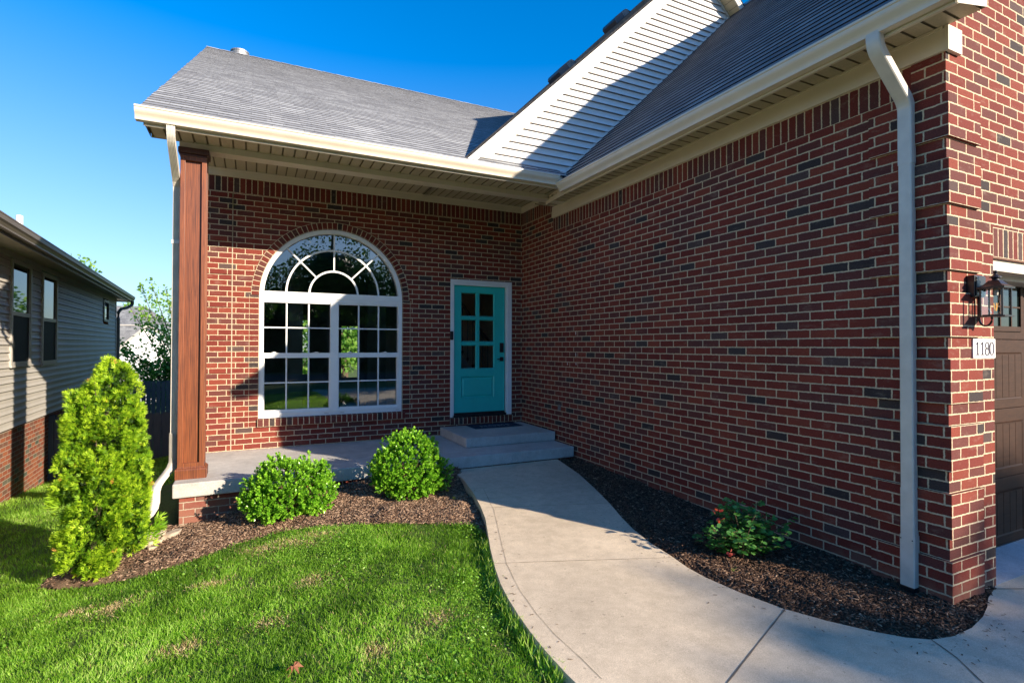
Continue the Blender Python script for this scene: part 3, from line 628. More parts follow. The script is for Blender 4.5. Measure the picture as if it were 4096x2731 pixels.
# ---- projecting quoins at the garage corner (period six courses, four proud, two flush)
m = MB(); pr = .023
for k in range(-1, 9):
    zb_ = 1.769-.428*5+.428*k; z0, z1 = zb_, zb_+.2852
    z1c = min(z1, 3.40)
    if z1c-z0 < .05: continue
    m.poly([(XW-pr, YF-pr, z0), (XW-pr, 2.285, z0), (XW-pr, 2.285, z1c), (XW-pr, YF-pr, z1c)])
    m.poly([(XW-pr, YF-pr, z0), (4.366, YF-pr, z0), (4.366, YF-pr, z1), (XW-pr, YF-pr, z1)]) if z1 < 3.55 else None
    m.poly([(XW-pr, YF-pr, z0), (4.366, YF-pr, z0), (4.366, YF, z0), (XW, YF, z0), (XW, 2.285, z0), (XW-pr, 2.285, z0)], [(.01, z0+.03)]*6)
    m.poly([(XW-pr, YF-pr, z1c), (4.366, YF-pr, z1c), (4.366, YF, z1c), (XW, YF, z1c), (XW, 2.285, z1c), (XW-pr, 2.285, z1c)], [(.10, z1c-.03)]*6)
    m.poly([(XW-pr, 2.285, z0), (XW, 2.285, z0), (XW, 2.285, z1c), (XW-pr, 2.285, z1c)]); m.poly([(4.366, YF-pr, z0), (4.366, YF, z0), (4.366, YF, z1c), (4.366, YF-pr, z1c)])
m.build('quoins', M['brick'], H, merge=False)
m = MB()
for k in range(0, 8):
    z0 = 1.769-.428*3+.428*k+.006; z1 = z0+.2852
    if z1 > 3.72: z1 = 3.70
    if z1-z0 < .06: continue
    m.box(XL, -.257, YB-.015, YB, z0, z1)
m.build('quoins', M['brick'], H, merge=False)
m = MB(); m.box(-.2575, -.2455, YB-.004, YB, .33, 3.70); m.build('mortar_joint', plain('mortar', (.42, .35, .26), .95, .2, bump=.4), H)
# side wall of the house towards the neighbour
m = MB(); m.poly([(XL, YB, -.9), (XL, 18.4, -1.4), (XL, 18.4, 4.9), (XL, 13.3, 8.0), (XL, YB, 4.78)]); m.poly([(XL, 18.4, -1.4), (10.6, 18.4, -1.4), (10.6, 18.4, 0.6), (XL, 18.4, .6)])
m.build('wall', M['brick'], H, label='brick side wall towards the neighbouring house')
# interior shell (dark rooms behind the glass, with two back windows)
m = MB(); IY0, IY1 = YB+.12, 13.2
for (x0, x1, z0, z1) in ((-.55, .95, .45, 3.6), (.95, 1.16, .45, 1.05), (.95, 1.16, 2.30, 3.6), (1.16, 1.90, .45, 3.6), (1.90, 2.27, .45, .95), (1.90, 2.27, 2.18, 3.6), (2.27, 2.56, .45, 3.6)):
    m.poly([(x0, IY1, z0), (x1, IY1, z0), (x1, IY1, z1), (x0, IY1, z1)])
m.poly([(-.55, IY0, .45), (-.55, IY1, .45), (-.55, IY1, 3.6), (-.55, IY0, 3.6)]); m.poly([(2.56, IY0, .45), (2.56, IY1, .45), (2.56, IY1, 3.6), (2.56, IY0, 3.6)])
m.poly([(-.55, IY0, 3.6), (2.56, IY0, 3.6), (2.56, IY1, 3.6), (-.55, IY1, 3.6)])
m.box(.55, .80, 10.2, 10.45, .45, 3.6); m.box(2.0, 2.35, 10.5, 10.8, .45, 3.6)
m.build('interior_wall', M['inner'], H)
m = MB(); m.box(-.55, 3.95, IY0, IY1, .42, .45); m.build('interior_floor', M['innerfloor'], H)
m = MB(); m.poly([(2.58, 9.6, .45), (3.95, 9.6, .45), (3.95, 9.6, 3.3), (2.58, 9.6, 3.3)]); m.poly([(2.58, IY0, 3.3), (3.95, IY0, 3.3), (3.95, 9.6, 3.3), (2.58, 9.6, 3.3)]); m.poly([(2.60, IY0, .45), (2.60, 9.6, .45), (2.60, 9.6, 3.3), (2.60, IY0, 3.3)]); m.poly([(3.95, IY0, .45), (3.95, 9.6, .45), (3.95, 9.6, 3.3), (3.95, IY0, 3.3)])
m.build('interior_wall', M['innertan'], H, label='tan stair hall wall behind the door glass')
m = MB()  # stair stringers with black balusters
def strg(x0, z0, x1, z1, y, t=.05): m.poly([(x0, y, z0), (x1, y, z1), (x1, y, z1-t*1.6), (x0, y, z0-t*1.6)], mi=0)
strg(2.62, 2.55, 4.2, .55, 9.1); strg(2.62, 2.62, 4.2, .62, 9.3, .2)
for i in range(16):
    x = 2.72+i*.10; z = 2.55-(x-2.62)*1.266
    m.tube([(x, 9.05, z), (x, 9.05, z+.95)], .008, 5, mi=1); m.lathe((x, 9.05, z+.03), [(.008, 0), (.022, .01), (.022, .05), (.008, .06)], 6, mi=1)
m.tube([(2.5, 9.05, 3.6), (4.2, 9.05, 1.48)], .025, 6, mi=1)
m.build('staircase', [M['ntrim'], M['black']], H, merge=False)

# ---- arched window
m = MB(); y0, y1 = YB+.022, YB+.10; fw = .058
m.arc(WCX, WCZ, WR-fw, WR-.002, 0, pi, y0, y1, 64)
m.box(WX0+.002, WX0+fw, y0, y1, WZ0, WCZ); m.box(WX1-fw, WX1-.002, y0, y1, WZ0, WCZ)
m.box(WX0+fw, WX1-fw, y0+.001, y1, WZ0, WZ0+.055); m.box(WX0+fw-.01, WX1-fw+.01, y0-.006, y1, WZ0+.055, WZ0+.062)
m.box(WX0+fw, WX1-fw, y0-.004, y1, WCZ-.018, WCZ+.062); m.box(WX0+fw, WX1-fw, y0+.006, y1, WCZ-.066, WCZ-.018)
m.box(.977, 1.087, y0+.002, y1, WZ0+.055, WCZ-.066)
# sash rails
for x0, x1 in ((WX0+fw, .977), (1.087, WX1-fw)):
    m.box(x0, x1, y0+.016, y1, 1.538, 1.606); m.box(x0, x0+.012, y0+.03, y1, .79, 1.538); m.box(x1-.012, x1, y0+.03, y1, .79, 1.538)
    m.box(x0, x1, y0+.022, y1, .79, .835); m.box(x0, x1, y0+.018, y1, 2.29, 2.312)
win = m.build('arched_window', M['white'], H, bevel=.003)
m = MB(); gy0, gy1 = y0+.040, y0+.058; gw = .0095
for x0, x1 in ((WX0+fw, .977), (1.087, WX1-fw)):
    for q in (1/3., 2/3.):
        x = x0+(x1-x0)*q; m.box(x-gw, x+gw, gy0, gy1, 1.606, 2.29); m.box(x-gw, x+gw, gy0+.002, gy1+.002, .835, 1.538)
    m.box(x0, x1, gy0+.001, gy1-.001, 1.943, 1.943+2*gw-.002); m.box(x0, x1, gy0+.003, gy1+.001, 1.192, 1.192+2*gw-.002)
m.arc(WCX-.005, WCZ+.05, .612, .637, .02, pi-.02, gy0, gy1, 48); m.arc(WCX-.005, WCZ+.05, .316, .341, .02, pi-.02, gy0+.001, gy1+.001, 36)
for a in (pi/4, pi/2, 3*pi/4):
    c, s_ = cos(a), sin(a); r0, r1 = .33, WR-.05-.02
    m.obox((WCX-.005+c*(r0+r1)/2, (gy0+gy1)/2+.002, WCZ+.045+s_*(r0+r1)/2), (c*(r1-r0)/2, 0, s_*(r1-r0)/2), (0, .008, 0), (-s_*gw, 0, c*gw))
m.build('grille', M['white'], win, merge=False)
m = MB(); gy = y0+.066
for x0, x1, z0, z1, yy in ((WX0+fw, .977, 1.606, 2.29, 0), (1.087, WX1-fw, 1.606, 2.29, 0), (WX0+fw, .977, .835, 1.538, .006), (1.087, WX1-fw, .835, 1.538, .006)):
    m.poly([(x0, gy+yy, z0), (x1, gy+yy, z0), (x1, gy+yy, z1), (x0, gy+yy, z1)])
pts = [(WCX+(WR-fw)*cos(pi*i/40), gy, WCZ+.03+(WR-fw-.03)*sin(pi*i/40)) for i in range(41)]
m.poly(pts); m.build('pane', M['glass'], win, merge=False)
lk = None
for x in (.255, .79, 1.24, 1.74):
    b = MB(); b.box(x-.035, x+.035, y0+.002, y0+.016, 1.607, 1.613); b.box(x-.015, x+.022, y0, y0+.012, 1.613, 1.621); b.build('sash_lock', M['white'], win, merge=False)
for x in (.15, .93, 1.14, 1.93): m = MB(); m.box(x-.03, x+.03, y0-.0085, y0, WZ0+.028, WZ0+.033); m.build('weep_cover', M['ntrim'], win)

# ---- front door
m = MB(); fy = YB-.012
m.box(DX0, DX0+.058, fy, YB+.06, DZ0, DZ1); m.box(DX1-.095, DX1, fy, YB+.06, DZ0, DZ1); m.box(DX0+.058, DX1-.095, fy+.001, YB+.06, DZ1-.085, DZ1)
m.box(DX1-.075, DX1-.055, fy-.008, fy, DZ0, DZ1-.05); m.box(DX1-.028, DX1-.010, fy-.006, fy, DZ0, DZ1-.01)
m.box(DX0+.04, DX1-.04, fy-.008, fy, DZ1-.05, DZ1-.032); m.box(DX0+.01, DX1-.01, fy-.006, fy, DZ1-.024, DZ1-.008)
m.build('door_frame', M['white'], H, bevel=.003)
LX0, LX1, LZ0, LZ1 = 2.783, 3.690, .662, 2.682; dy = YB+.035
m = MB()
px0, px1, pz0, pz1, pm = 2.917+.02, 3.478+.03, 1.345, 2.553, .024
m.box(LX0, px0, dy, dy+.045, LZ0, LZ1); m.box(px1, LX1, dy, dy+.045, LZ0, LZ1)
m.box(px0, px1, dy, dy+.045, pz1, LZ1); m.box(px0, px1, dy, dy+.045, 1.225, pz0); m.box(px0, px1, dy, dy+.045, LZ0, .885)
m.box(px0, px1, dy+.016, dy+.045, .885, 1.225)
mx = (px0+px1)/2; m.box(mx-pm, mx+pm, dy+.004, dy+.04, pz0, pz1)
for z in (pz0+(pz1-pz0)/3, pz0+2*(pz1-pz0)/3): m.box(px0, px1, dy+.0055, dy+.038, z-pm, z+pm)
# raised field and moulding of the lower panel
def ring(m, x0, x1, z0, z1, ya, yb, wd):
    m.poly([(x0, ya, z0), (x1, ya, z0), (x1-wd, yb, z0+wd), (x0+wd, yb, z0+wd)]); m.poly([(x1, ya, z0), (x1, ya, z1), (x1-wd, yb, z1-wd), (x1-wd, yb, z0+wd)])
    m.poly([(x1, ya, z1), (x0, ya, z1), (x0+wd, yb, z1-wd), (x1-wd, yb, z1-wd)]); m.poly([(x0, ya, z1), (x0, ya, z0), (x0+wd, yb, z0+wd), (x0+wd, yb, z1-wd)])
ring(m, px0, px1, .885, 1.225, dy-.004, dy+.018, .022); ring(m, px0+.022, px1-.022, .907, 1.203, dy+.0155, dy+.003, .028)
m.poly([(px0+.05, dy+.003, .935), (px1-.05, dy+.003, .935), (px1-.05, dy+.003, 1.175), (px0+.05, dy+.003, 1.175)])
for i in range(2):
    for j in range(3):
        qx0, qx1 = (px0, mx-pm) if i == 0 else (mx+pm, px1); hz = (pz1-pz0)/3
        qz0 = pz0+j*hz+(pm if j else 0); qz1 = pz0+(j+1)*hz-(pm if j < 2 else 0); ring(m, qx0, qx1, qz0, qz1, dy-.003, dy+.022, .012)
door = m.build('front_door', M['teal'], H)
m = MB(); m.poly([(px0, dy+.024, pz0), (px1, dy+.024, pz0), (px1, dy+.024, pz1), (px0, dy+.024, pz1)]); m.build('pane', M['glassdark'], door)
m = MB(); m.box(3.600, 3.668, dy-.022, dy, 1.605, 1.760); lockp = m.build('door_lock', M['blackpl'], door, bevel=.008)
m = MB(); m.box(3.605, 3.665, dy-.014, dy, 1.465, 1.530); m.tube([(3.635, dy-.01, 1.497), (3.635, dy-.055, 1.497)], .010, 8); m.box(3.535, 3.645, dy-.062, dy-.050, 1.488, 1.504)
m.build('door_handle', M['blackpl'], door, bevel=.003)
m = MB(); m.box(LX0, LX1+.015, YB-.012, YB+.10, DZ0-.004, DZ0+.030); m.box(LX0, LX1, dy+.002, dy+.04, DZ0+.030, LZ0); m.build('threshold', M['black'], H)
m = MB(); m.box(2.735, 2.783, fy-.030, fy, 1.80, 1.935); m.lathe((2.759, fy-.030, 0), [(0, 0)], 4) if False else None
bell = m.build('doorbell', M['blackpl'], H, bevel=.008)
m = MB(); m.tube([(2.759, fy-.0335, 1.838), (2.759, fy-.029, 1.838)], .013, 12); m.build('bell_button', M['black'], bell)
m = MB(); m.box(XW-.02, XW, 6.56, 6.62, .78, .86); m.build('wall_box', plain('grey_box', (.16, .15, .14), .6), H, bevel=.006)

# ---- porch slab, step, foundation bricks
def chamfer_slab(x0, x1, y0, y1, z0, z1, name, c=.012):
    b = MB(); b.box(x0, x1, y0, y1, z0, z1); o = b.build(name, M['concrete'], H, bevel=c); return o
chamfer_slab(-.705, 3.955, 6.155, YB-.0, .195, .338, 'porch_slab')
chamfer_slab(2.575, 3.962, 6.665, YB-.022, .339, .468, 'porch_step')
m = MB(); m.box(-.65, 3.9, 6.205, 6.30, -.7, .194); m.box(-.65, -.55, 6.30, YB, -.8, .194); m.build('porch_foundation', brick('foundation_brick', v0=-.005, mort=(.5, .42, .32), dark=.02, gain=1.25, dirt=True), H)

# ---- porch post
PX0, PX1, PY0, PY1 = -.686, -.449, 6.360, 6.550; PB, PT = .338, 3.742
m = MB(); m.box(PX0+.030, PX1-.030, PY0+.030, PY1-.030, PB, PT)
post = m.build('porch_post', M['wood'], H)
m = MB(); e = .045
for z0, z1 in ((PB+.10, PB+.16), (PT-.13, PT-.07)):
    m.box(PX0+e, PX1-e, PY0, PY0+.032, z0, z1); m.box(PX1-.032, PX1, PY0+e*.8, PY1-e*.8, z0, z1)
for (x0, x1, y0, y1) in ((PX0, PX0+e, PY0-.001, PY0+.035), (PX1-e, PX1, PY0-.001, PY0+.035), (PX1-.035, PX1+.001, PY0+.0345, PY0+e), (PX1-.035, PX1+.001, PY1-e, PY1), (PX0-.001, PX0+.035, PY0+.0345, PY1)):
    m.box(x0, x1, y0, y1, PB+.09, PT-.06)
m.build('post_frame', wood('stained_cedar_light', (.075, .018, .008), (.29, .085, .028)), post, bevel=.0025)
m = MB()
for x0, x1, y0, y1, z0, z1 in ((PX0-.020, PX1+.024, PY0-.026, PY1+.024, PB, PB+.092),): m.box(x0, x1, y0, y1, z0, z1)
prof = [(.024, .092), (.018, .104), (.008, .110), (.002, .122)]
for (o0, za), (o1, zb2) in zip(prof[:-1], prof[1:]):
    A = [(PX0-o0, PY0-o0, PB+za), (PX1+o0, PY0-o0, PB+za), (PX1+o0, PY1+o0, PB+za), (PX0-o0, PY1+o0, PB+za)]; B = [(PX0-o1, PY0-o1, PB+zb2), (PX1+o1, PY0-o1, PB+zb2), (PX1+o1, PY1+o1, PB+zb2), (PX0-o1, PY1+o1, PB+zb2)]
    for i in range(4): m.poly([A[i], A[(i+1) % 4], B[(i+1) % 4], B[i]])
m.build('post_base', M['wood'], post, bevel=.003)
m = MB(); m.box(PX0-.006, PX1+.006, PY0-.006, PY1+.006, PT-.085, PT-.06); m.box(PX0-.02, PX1+.022, PY0-.022, PY1+.02, PT-.06, PT); m.build('post_capital', M['darkwood'], post, bevel=.008)

# ---- beam, ceilings, friezes
m = MB(); m.box(-.70, 3.98, 6.385, 6.545, 3.742, 4.02); m.build('porch_beam', M['trim'], H, bevel=.004)
def ribbed(m, a0, a1, b0, b1, z, f, pitch=.119, depth=.012, gw_=.018):
    """soffit panel: grooves every pitch along a, running along b. f(a,b,z)->point"""
    n = int((a1-a0)/pitch)+1; prof = []; a = a0
    for i in range(n+1):
        p0 = a0+i*pitch
        if p0+gw_ > a1: break
        prof += [(p0, z), (p0, z+depth), (p0+gw_, z+depth), (p0+gw_, z)]
    prof.append((a1, z))
    for (x0, z0), (x1, z1) in zip(prof[:-1], prof[1:]): m.poly([f(x0, b0, z0), f(x1, b0, z1), f(x1, b1, z1), f(x0, b1, z0)], [(x0, b0), (x1, b0), (x1, b1), (x0, b1)], mi=int(z0 > z+.001 or z1 > z+.001))
fx = lambda a, b, z: (a, b, z); fyy = lambda a, b, z: (b, a, z)
m = MB(); ribbed(m, -.925, 3.70, 6.004, 6.385, 3.805, fx); m.build('soffit', [M['soffit'], M['groove']], H, merge=False, label='ribbed soffit under the porch eave')
m = MB(); ribbed(m, -.58, 3.98, 6.545, 7.795, 4.0, fx, depth=.010, gw_=.015); m.build('porch_ceiling', [M['soffit'], M['groove']], H, merge=False)
m = MB(); ribbed(m, 1.61, 6.75, 3.66, 3.975, 3.762, fyy); m.build('soffit', [M['soffit'], M['groove']], H, merge=False, label='ribbed soffit under the garage eave')
m = MB(); m.box(XL, XW, YB-.022, YB, 3.905, 3.999); m.box(XW-.022, XW, 6.546, YB-.022, 3.905, 3.999); m.box(XL, XW, YB-.034, YB-.022, 3.982, 3.999)
m.build('frieze_board', M['trim'], H, merge=False, bevel=.002)
m = MB(); m.box(XW-.022, XW+.0, YF-.002, 6.785, 3.605, 3.761); m.box(XW-.034, XW-.0225, YF+.001, 6.60, 3.744, 3.7605); m.box(XW-.0222, 4.135, YF-.026, YF-.003, 3.603, 3.7605)
m.build('frieze_board', M['trim'], H, merge=False)
# fascias
m = MB(); m.box(-.935, 3.66, 5.984, 6.003, 3.772, 3.94); m.box(-.94, 3.66, 5.978, 5.984, 3.772, 3.786)
m.build('fascia', M['trim'], H, merge=False)
m = MB(); m.box(3.640, 3.659, 1.605, 5.90, 3.690, 3.83); m.poly([(3.640, 5.90, 3.69), (3.70, 6.5, 3.70), (3.70, 6.5, 3.83), (3.640, 5.90, 3.83)]); m.box(3.634, 3.640, 1.605, 5.90, 3.690, 3.704)
m.build('fascia', M['trim'], H, merge=False)
m = MB(); m.poly([(3.64, 1.600, 3.69), (3.978, 1.600, 3.762), (3.978, 1.600, 4.14), (3.64, 1.600, 3.83)]); m.poly([(3.978, 1.600, 3.762), (3.978, 1.82, 3.762), (3.978, 1.82, 4.16), (3.978, 1.600, 4.16)])
m.poly([(3.978, 1.598, 4.03), (7.3, 1.598, 7.22), (7.3, 1.598, 7.38), (3.978, 1.598, 4.19)]); m.poly([(7.3, 1.598, 7.22), (10.95, 1.598, 3.72), (10.95, 1.598, 3.88), (7.3, 1.598, 7.38)])
m.build('rake_board', M['trim'], H, merge=False, label='white end board of the garage eave')

# ---- gutters (ogee profile)
def gutter(prof, f, t0, t1, name, label):
    b = MB(); n = len(prof)
    inner = [(a+(.004 if i in (0,) else 0), z) for i, (a, z) in enumerate(prof)]
    for i in range(n-1): b.poly([f(prof[i], t0), f(prof[i+1], t0), f(prof[i+1], t1), f(prof[i], t1)])
    for t in (t0, t1): b.poly([f(p, t) for p in prof])
    o = b.build(name, M['gutter'], H, smooth=True, label=label)
    sd = o.modifiers.new('solid', 'SOLIDIFY'); sd.thickness = .002; return o
# profile: distance out from the fascia, height above the gutter bottom
gprof = [(0, .118), (0, 0), (.068, 0), (.070, .010), (.071, .016), (.076, .030), (.086, .044), (.098, .056), (.108, .070), (.113, .086), (.113, .098), (.117, .100), (.121, .103), (.121, .118), (.113, .119)]
gutter(gprof, lambda p, t: (t, 5.984-p[0], 3.800+p[1]), -1.0, 3.555, 'gutter', 'cream ogee gutter along the porch roof')
gutter(gprof, lambda p, t: (3.640-p[0], t, 3.712+p[1]), 1.56, 5.915, 'gutter', 'cream ogee gutter along the garage roof')

# ---- roofs with stepped shingle courses
def shingled(m, e0, e1, up, n, course=.142, lift=.008, v0=0., edge_jit=0.):
    """e0,e1: lower eave corners; up: unit vector up the slope; n courses"""
    e0, e1, up = Vector(e0), Vector(e1), Vector(up).normalized(); ax = (e1-e0).normalized(); nr = ax.cross(up).normalized()
    if nr.z < 0: nr = -nr
    L = (e1-e0).length
    for i in range(n):
        j0 = random.uniform(-1, 1)*edge_jit; lo0 = e0+up*course*i+nr*lift-ax*j0; lo1 = e1+up*course*i+nr*lift; hi0 = e0+up*course*(i+1)-ax*j0; hi1 = e1+up*course*(i+1)
        v = i*.142+.0005; m.poly([lo0, lo1, hi1, hi0], [(0, v), (L, v), (L, v+.141), (0, v+.141)], 0)
        b0, b1 = lo0-nr*lift, lo1-nr*lift; m.poly([b0, b1, lo1, lo0], [(0, v)]*4, 1)  # butt faces coloured dark to stand for each course's shadow line
        m.poly([b0, lo0, hi0], [(0, v)]*3, 1)
sl1 = Vector((0, 1, .585)).normalized()
m = MB()
shingled(m, (-.965, 5.945, 3.942), (3.75, 5.945, 3.942), sl1, 3, edge_jit=.006)
st0 = Vector((-.965, 5.945, 3.942))+sl1*.142*3
shingled(m, st0, (6.9, st0.y, st0.z), sl1, 57, edge_jit=.006)
rid = st0+sl1*.142*57
m.poly([(-.965, rid.y, rid.z), (6.9, rid.y, rid.z), (6.9, rid.y+6, rid.z-3.6), (-.965, rid.y+6, rid.z-3.6)], mi=0)
m.poly([(-.965, 5.945, 3.938), (6.9, 5.945+.0, 3.938), (6.9, rid.y, rid.z-.004), (-.965, rid.y, rid.z-.004)], mi=1) if False else None
# slab edge along the left rake
m.poly([(-.963, 5.95, 3.905), (-.963, rid.y, rid.z-.04), (-.963, rid.y, rid.z), (-.963, 5.95, 3.945)], mi=1)
for i in range(26):   # ridge caps
    x = -.965+i*.30; m.poly([(x, rid.y-.13, rid.z-.055), (x+.30, rid.y-.13, rid.z-.061), (x+.30, rid.y, rid.z+.014), (x, rid.y, rid.z+.022)], [(x, .01), (x+.28, .01), (x+.28, .13), (x, .13)], 0)
    m.poly([(x, rid.y, rid.z+.022), (x+.30, rid.y, rid.z+.014), (x+.30, rid.y+.13, rid.z-.06), (x, rid.y+.13, rid.z-.055)], mi=0)
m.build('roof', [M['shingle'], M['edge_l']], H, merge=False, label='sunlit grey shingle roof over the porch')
# rake fascia of the left end
m = MB(); m.poly([(-.945, 5.99, 3.77), (-.945, rid.y, rid.z-.20), (-.945, rid.y, rid.z-.035), (-.945, 5.99, 3.915)]); m.poly([(-.945, rid.y, rid.z-.2), (-.945, rid.y+5.8, rid.z-3.7), (-.945, rid.y+5.8, rid.z-3.5), (-.945, rid.y, rid.z-.035)])
m.poly([(-.943, 6.0, 3.80), (-.943, 6.385, 3.80), (-.943, 6.385, 4.0), (-.943, 6.0, 3.80)]); m.poly([(-.943, 6.40, 3.81), (-.58, 6.40, 3.81), (-.58, rid.y, rid.z-.2), (-.943, rid.y, rid.z-.2)])
m.poly([(-.60, 6.545, 4.0), (-.60, YB, 4.0), (-.60, YB, 4.86), (-.60, 6.545, 4.15)]); m.poly([(-.94, 6.385, 3.80), (-.70, 6.385, 3.80), (-.70, 6.385, 4.05), (-.94, 6.385, 4.05)])
m.build('rake_board', M['trim'], H, merge=False, label='cream rake board at the open end of the porch roof')
# main gable
RX, SG = 6.43, .96
T = lambda x: 4.375+SG*(x-2.70) if x <= RX else 4.375+SG*(2*RX-x-2.70)
upL = Vector((1, 0, SG)).normalized(); upR = Vector((-1, 0, SG)).normalized(); YG = 6.05
m = MB(); nL = 40; LL = (RX-2.30)/upL.x; cN = int(LL/.142)
shingled(m, (2.30, YG, T(2.30)), (2.30, 13.4, T(2.30)), upL, cN, edge_jit=.0); shingled(m, (8.4, YG, T(8.4)), (8.4, 13.4, T(8.4)), upR, int((8.4-RX)/-upR.x/.142)+1)
for sgn in (-1, 1):
    m.poly([(RX, YG-.01, T(RX)+.02), (RX+sgn*.16, YG-.01, T(RX)+.02-.15), (RX+sgn*.16, 13.4, T(RX)+.02-.15), (RX, 13.4, T(RX)+.02)])
# thick dark edge on the rake
for x0, x1 in ((2.30, RX), (RX, 8.4)):
    m.poly([(x0, YG-.004, T(x0)-.032), (x1, YG-.004, T(x1)-.032), (x1, YG-.004, T(x1)+.012), (x0, YG-.004, T(x0)+.012)], mi=1)
    m.poly([(x0, YG, T(x0)-.032), (x1, YG, T(x1)-.032), (x1, 13.4, T(x1)-.032), (x0, 13.4, T(x0)-.032)], mi=1)
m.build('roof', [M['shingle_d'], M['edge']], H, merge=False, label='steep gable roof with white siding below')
m = MB(); Tu = lambda x: T(x)-.030
def band(x0, x1, dz0, dz1, ya, yb):
    P = lambda x, d, y: (x, y, T(x)+d)
    A, B, C, D_ = (x0, dz0), (x1, dz0), (x1, dz1), (x0, dz1)
    m.poly([P(*q, ya) for q in (A, B, C, D_)]); m.poly([P(x0, dz0, ya), P(x1, dz0, ya), P(x1, dz0, yb), P(x0, dz0, yb)])
band(2.345, RX, -.150, -.032, 6.052, 6.07); band(RX, 8.3, -.150, -.032, 6.052, 6.07)
band(2.345, RX, -.060, -.032, 6.044, 6.052); band(RX, 8.3, -.060, -.032, 6.044, 6.052)
m.build('rake_board', M['rake'], H, merge=False, label='white rake boards of the siding gable')
m = MB()
band(2.50, RX, -.268, -.150, 6.272, 6.29); band(RX, 8.3, -.190, -.150, 6.272, 6.29)
m.build('frieze_board', M['rake'], H, merge=False)
m = MB()   # sloping soffit under the overhang
for x0, x1, sg in ((2.345, RX, 1), (RX, 8.3, -1)):
    n = int((x1-x0)/.085)
    for i in range(n):
        xa = x0+(x1-x0)*i/n; xb = x0+(x1-x0)*(i+1)/n; xc = xb-.008
        m.poly([(xa, 6.07, T(xa)-.148), (xc, 6.07, T(xc)-.148), (xc, 6.30, T(xc)-.148), (xa, 6.30, T(xa)-.148)])
        m.poly([(xc, 6.07, T(xc)-.142), (xb, 6.07, T(xb)-.142), (xb, 6.30, T(xb)-.142), (xc, 6.30, T(xc)-.142)])
m.build('soffit', M['soffit'], H, merge=False, label='sloping soffit of the siding gable')
# lap siding clipped to the gable
G = lambda x: 4.19+.962*(x-3.98)      # garage roof surface
def laps(m, z0, z1, ex, xl, xr, y, proud=.024):
    z = z0
    while z < z1:
        zt = min(z+ex, z1); a0_, a1_, b0_, b1_ = xl(z), xl(zt), xr(z), xr(zt)
        if b0_ > a0_ and b1_ > a1_:
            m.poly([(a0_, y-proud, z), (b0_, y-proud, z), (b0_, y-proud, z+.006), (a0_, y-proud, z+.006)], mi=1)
            zm = z+(zt-z)*.5
            m.poly([(a0_, y-proud, z+.006), (b0_, y-proud, z+.006), (xr(zm), y-.005, zm), (xl(zm), y-.005, zm)])
            m.poly([(xl(zm), y-.005, zm), (xr(zm), y-.005, zm), (b1_, y-.002, zt), (a1_, y-.002, zt)])
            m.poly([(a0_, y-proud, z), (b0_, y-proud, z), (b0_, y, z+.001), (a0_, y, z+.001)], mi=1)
        z += ex
m = MB()
laps(m, 4.115, 7.7, .1, lambda z: max(2.56, 2.70+(z-4.11-.005)/SG-.12), lambda z: min(3.965+(z-4.19)/.962+.02 if z > 4.19 else 3.965, 2*RX-(2.70+(z-4.11)/SG)+.3), 6.30)
gs = m.build('gable_siding', [M['whitesiding'], M['lapshade']], H, merge=False)
m = MB(); m.poly([(3.90, 6.283, G(3.90)+.0), (7.3, 6.283, G(7.3)+.0), (7.3, 6.283, G(7.3)+.055), (3.90, 6.283, G(3.90)+.055)]); m.box(2.62, 3.95, 6.277, 6.286, 4.098, 4.122)
m.build('siding_trim', M['whitesiding'], H, merge=False)
# main-wall plug behind the siding so no light leaks
m = MB(); m.poly([(2.4, 6.34, 3.9), (8.2, 6.34, 3.9), (8.2, 6.34, T(8.2)-.05), (RX, 6.34, T(RX)-.05), (2.4, 6.34, T(2.4)-.05)]); m.build('gable_sheathing', M['inner'], H)
# garage roof
upG = Vector((1, 0, .962)).normalized(); m = MB(); gx0 = 3.60; RGX = 7.32
shingled(m, (gx0, 1.585, G(gx0)), (gx0, 6.285, G(gx0)), upG, int((RGX-gx0)/upG.x/.142), lift=.010)
m.poly([(RGX, 1.585, G(RGX)), (RGX, 6.6, G(RGX)), (11.1, 6.6, G(RGX)-.962*(11.1-RGX)), (11.1, 1.585, G(RGX)-.962*(11.1-RGX))])
m.poly([(gx0, 1.585, G(gx0)-.04), (RGX, 1.585, G(RGX)-.04), (RGX, 1.585, G(RGX)+.01), (gx0, 1.585, G(gx0)+.01)], mi=1)
m.poly([(gx0, 1.585, G(gx0)-.03), (RGX, 1.585, G(RGX)-.03), (RGX, 6.285, G(RGX)-.03), (gx0, 6.285, G(gx0)-.03)], mi=1)
for i in range(16):
    y = 1.585+i*.3; m.poly([(RGX-.14, y, G(RGX-.14)+.012), (RGX-.14, y+.3, G(RGX-.14)+.006), (RGX, y+.3, G(RGX)+.02), (RGX, y, G(RGX)+.03)], mi=0)
m.build('roof', [M['shingle_d'], M['edge']], H, merge=False, label='shaded shingle roof of the garage wing')
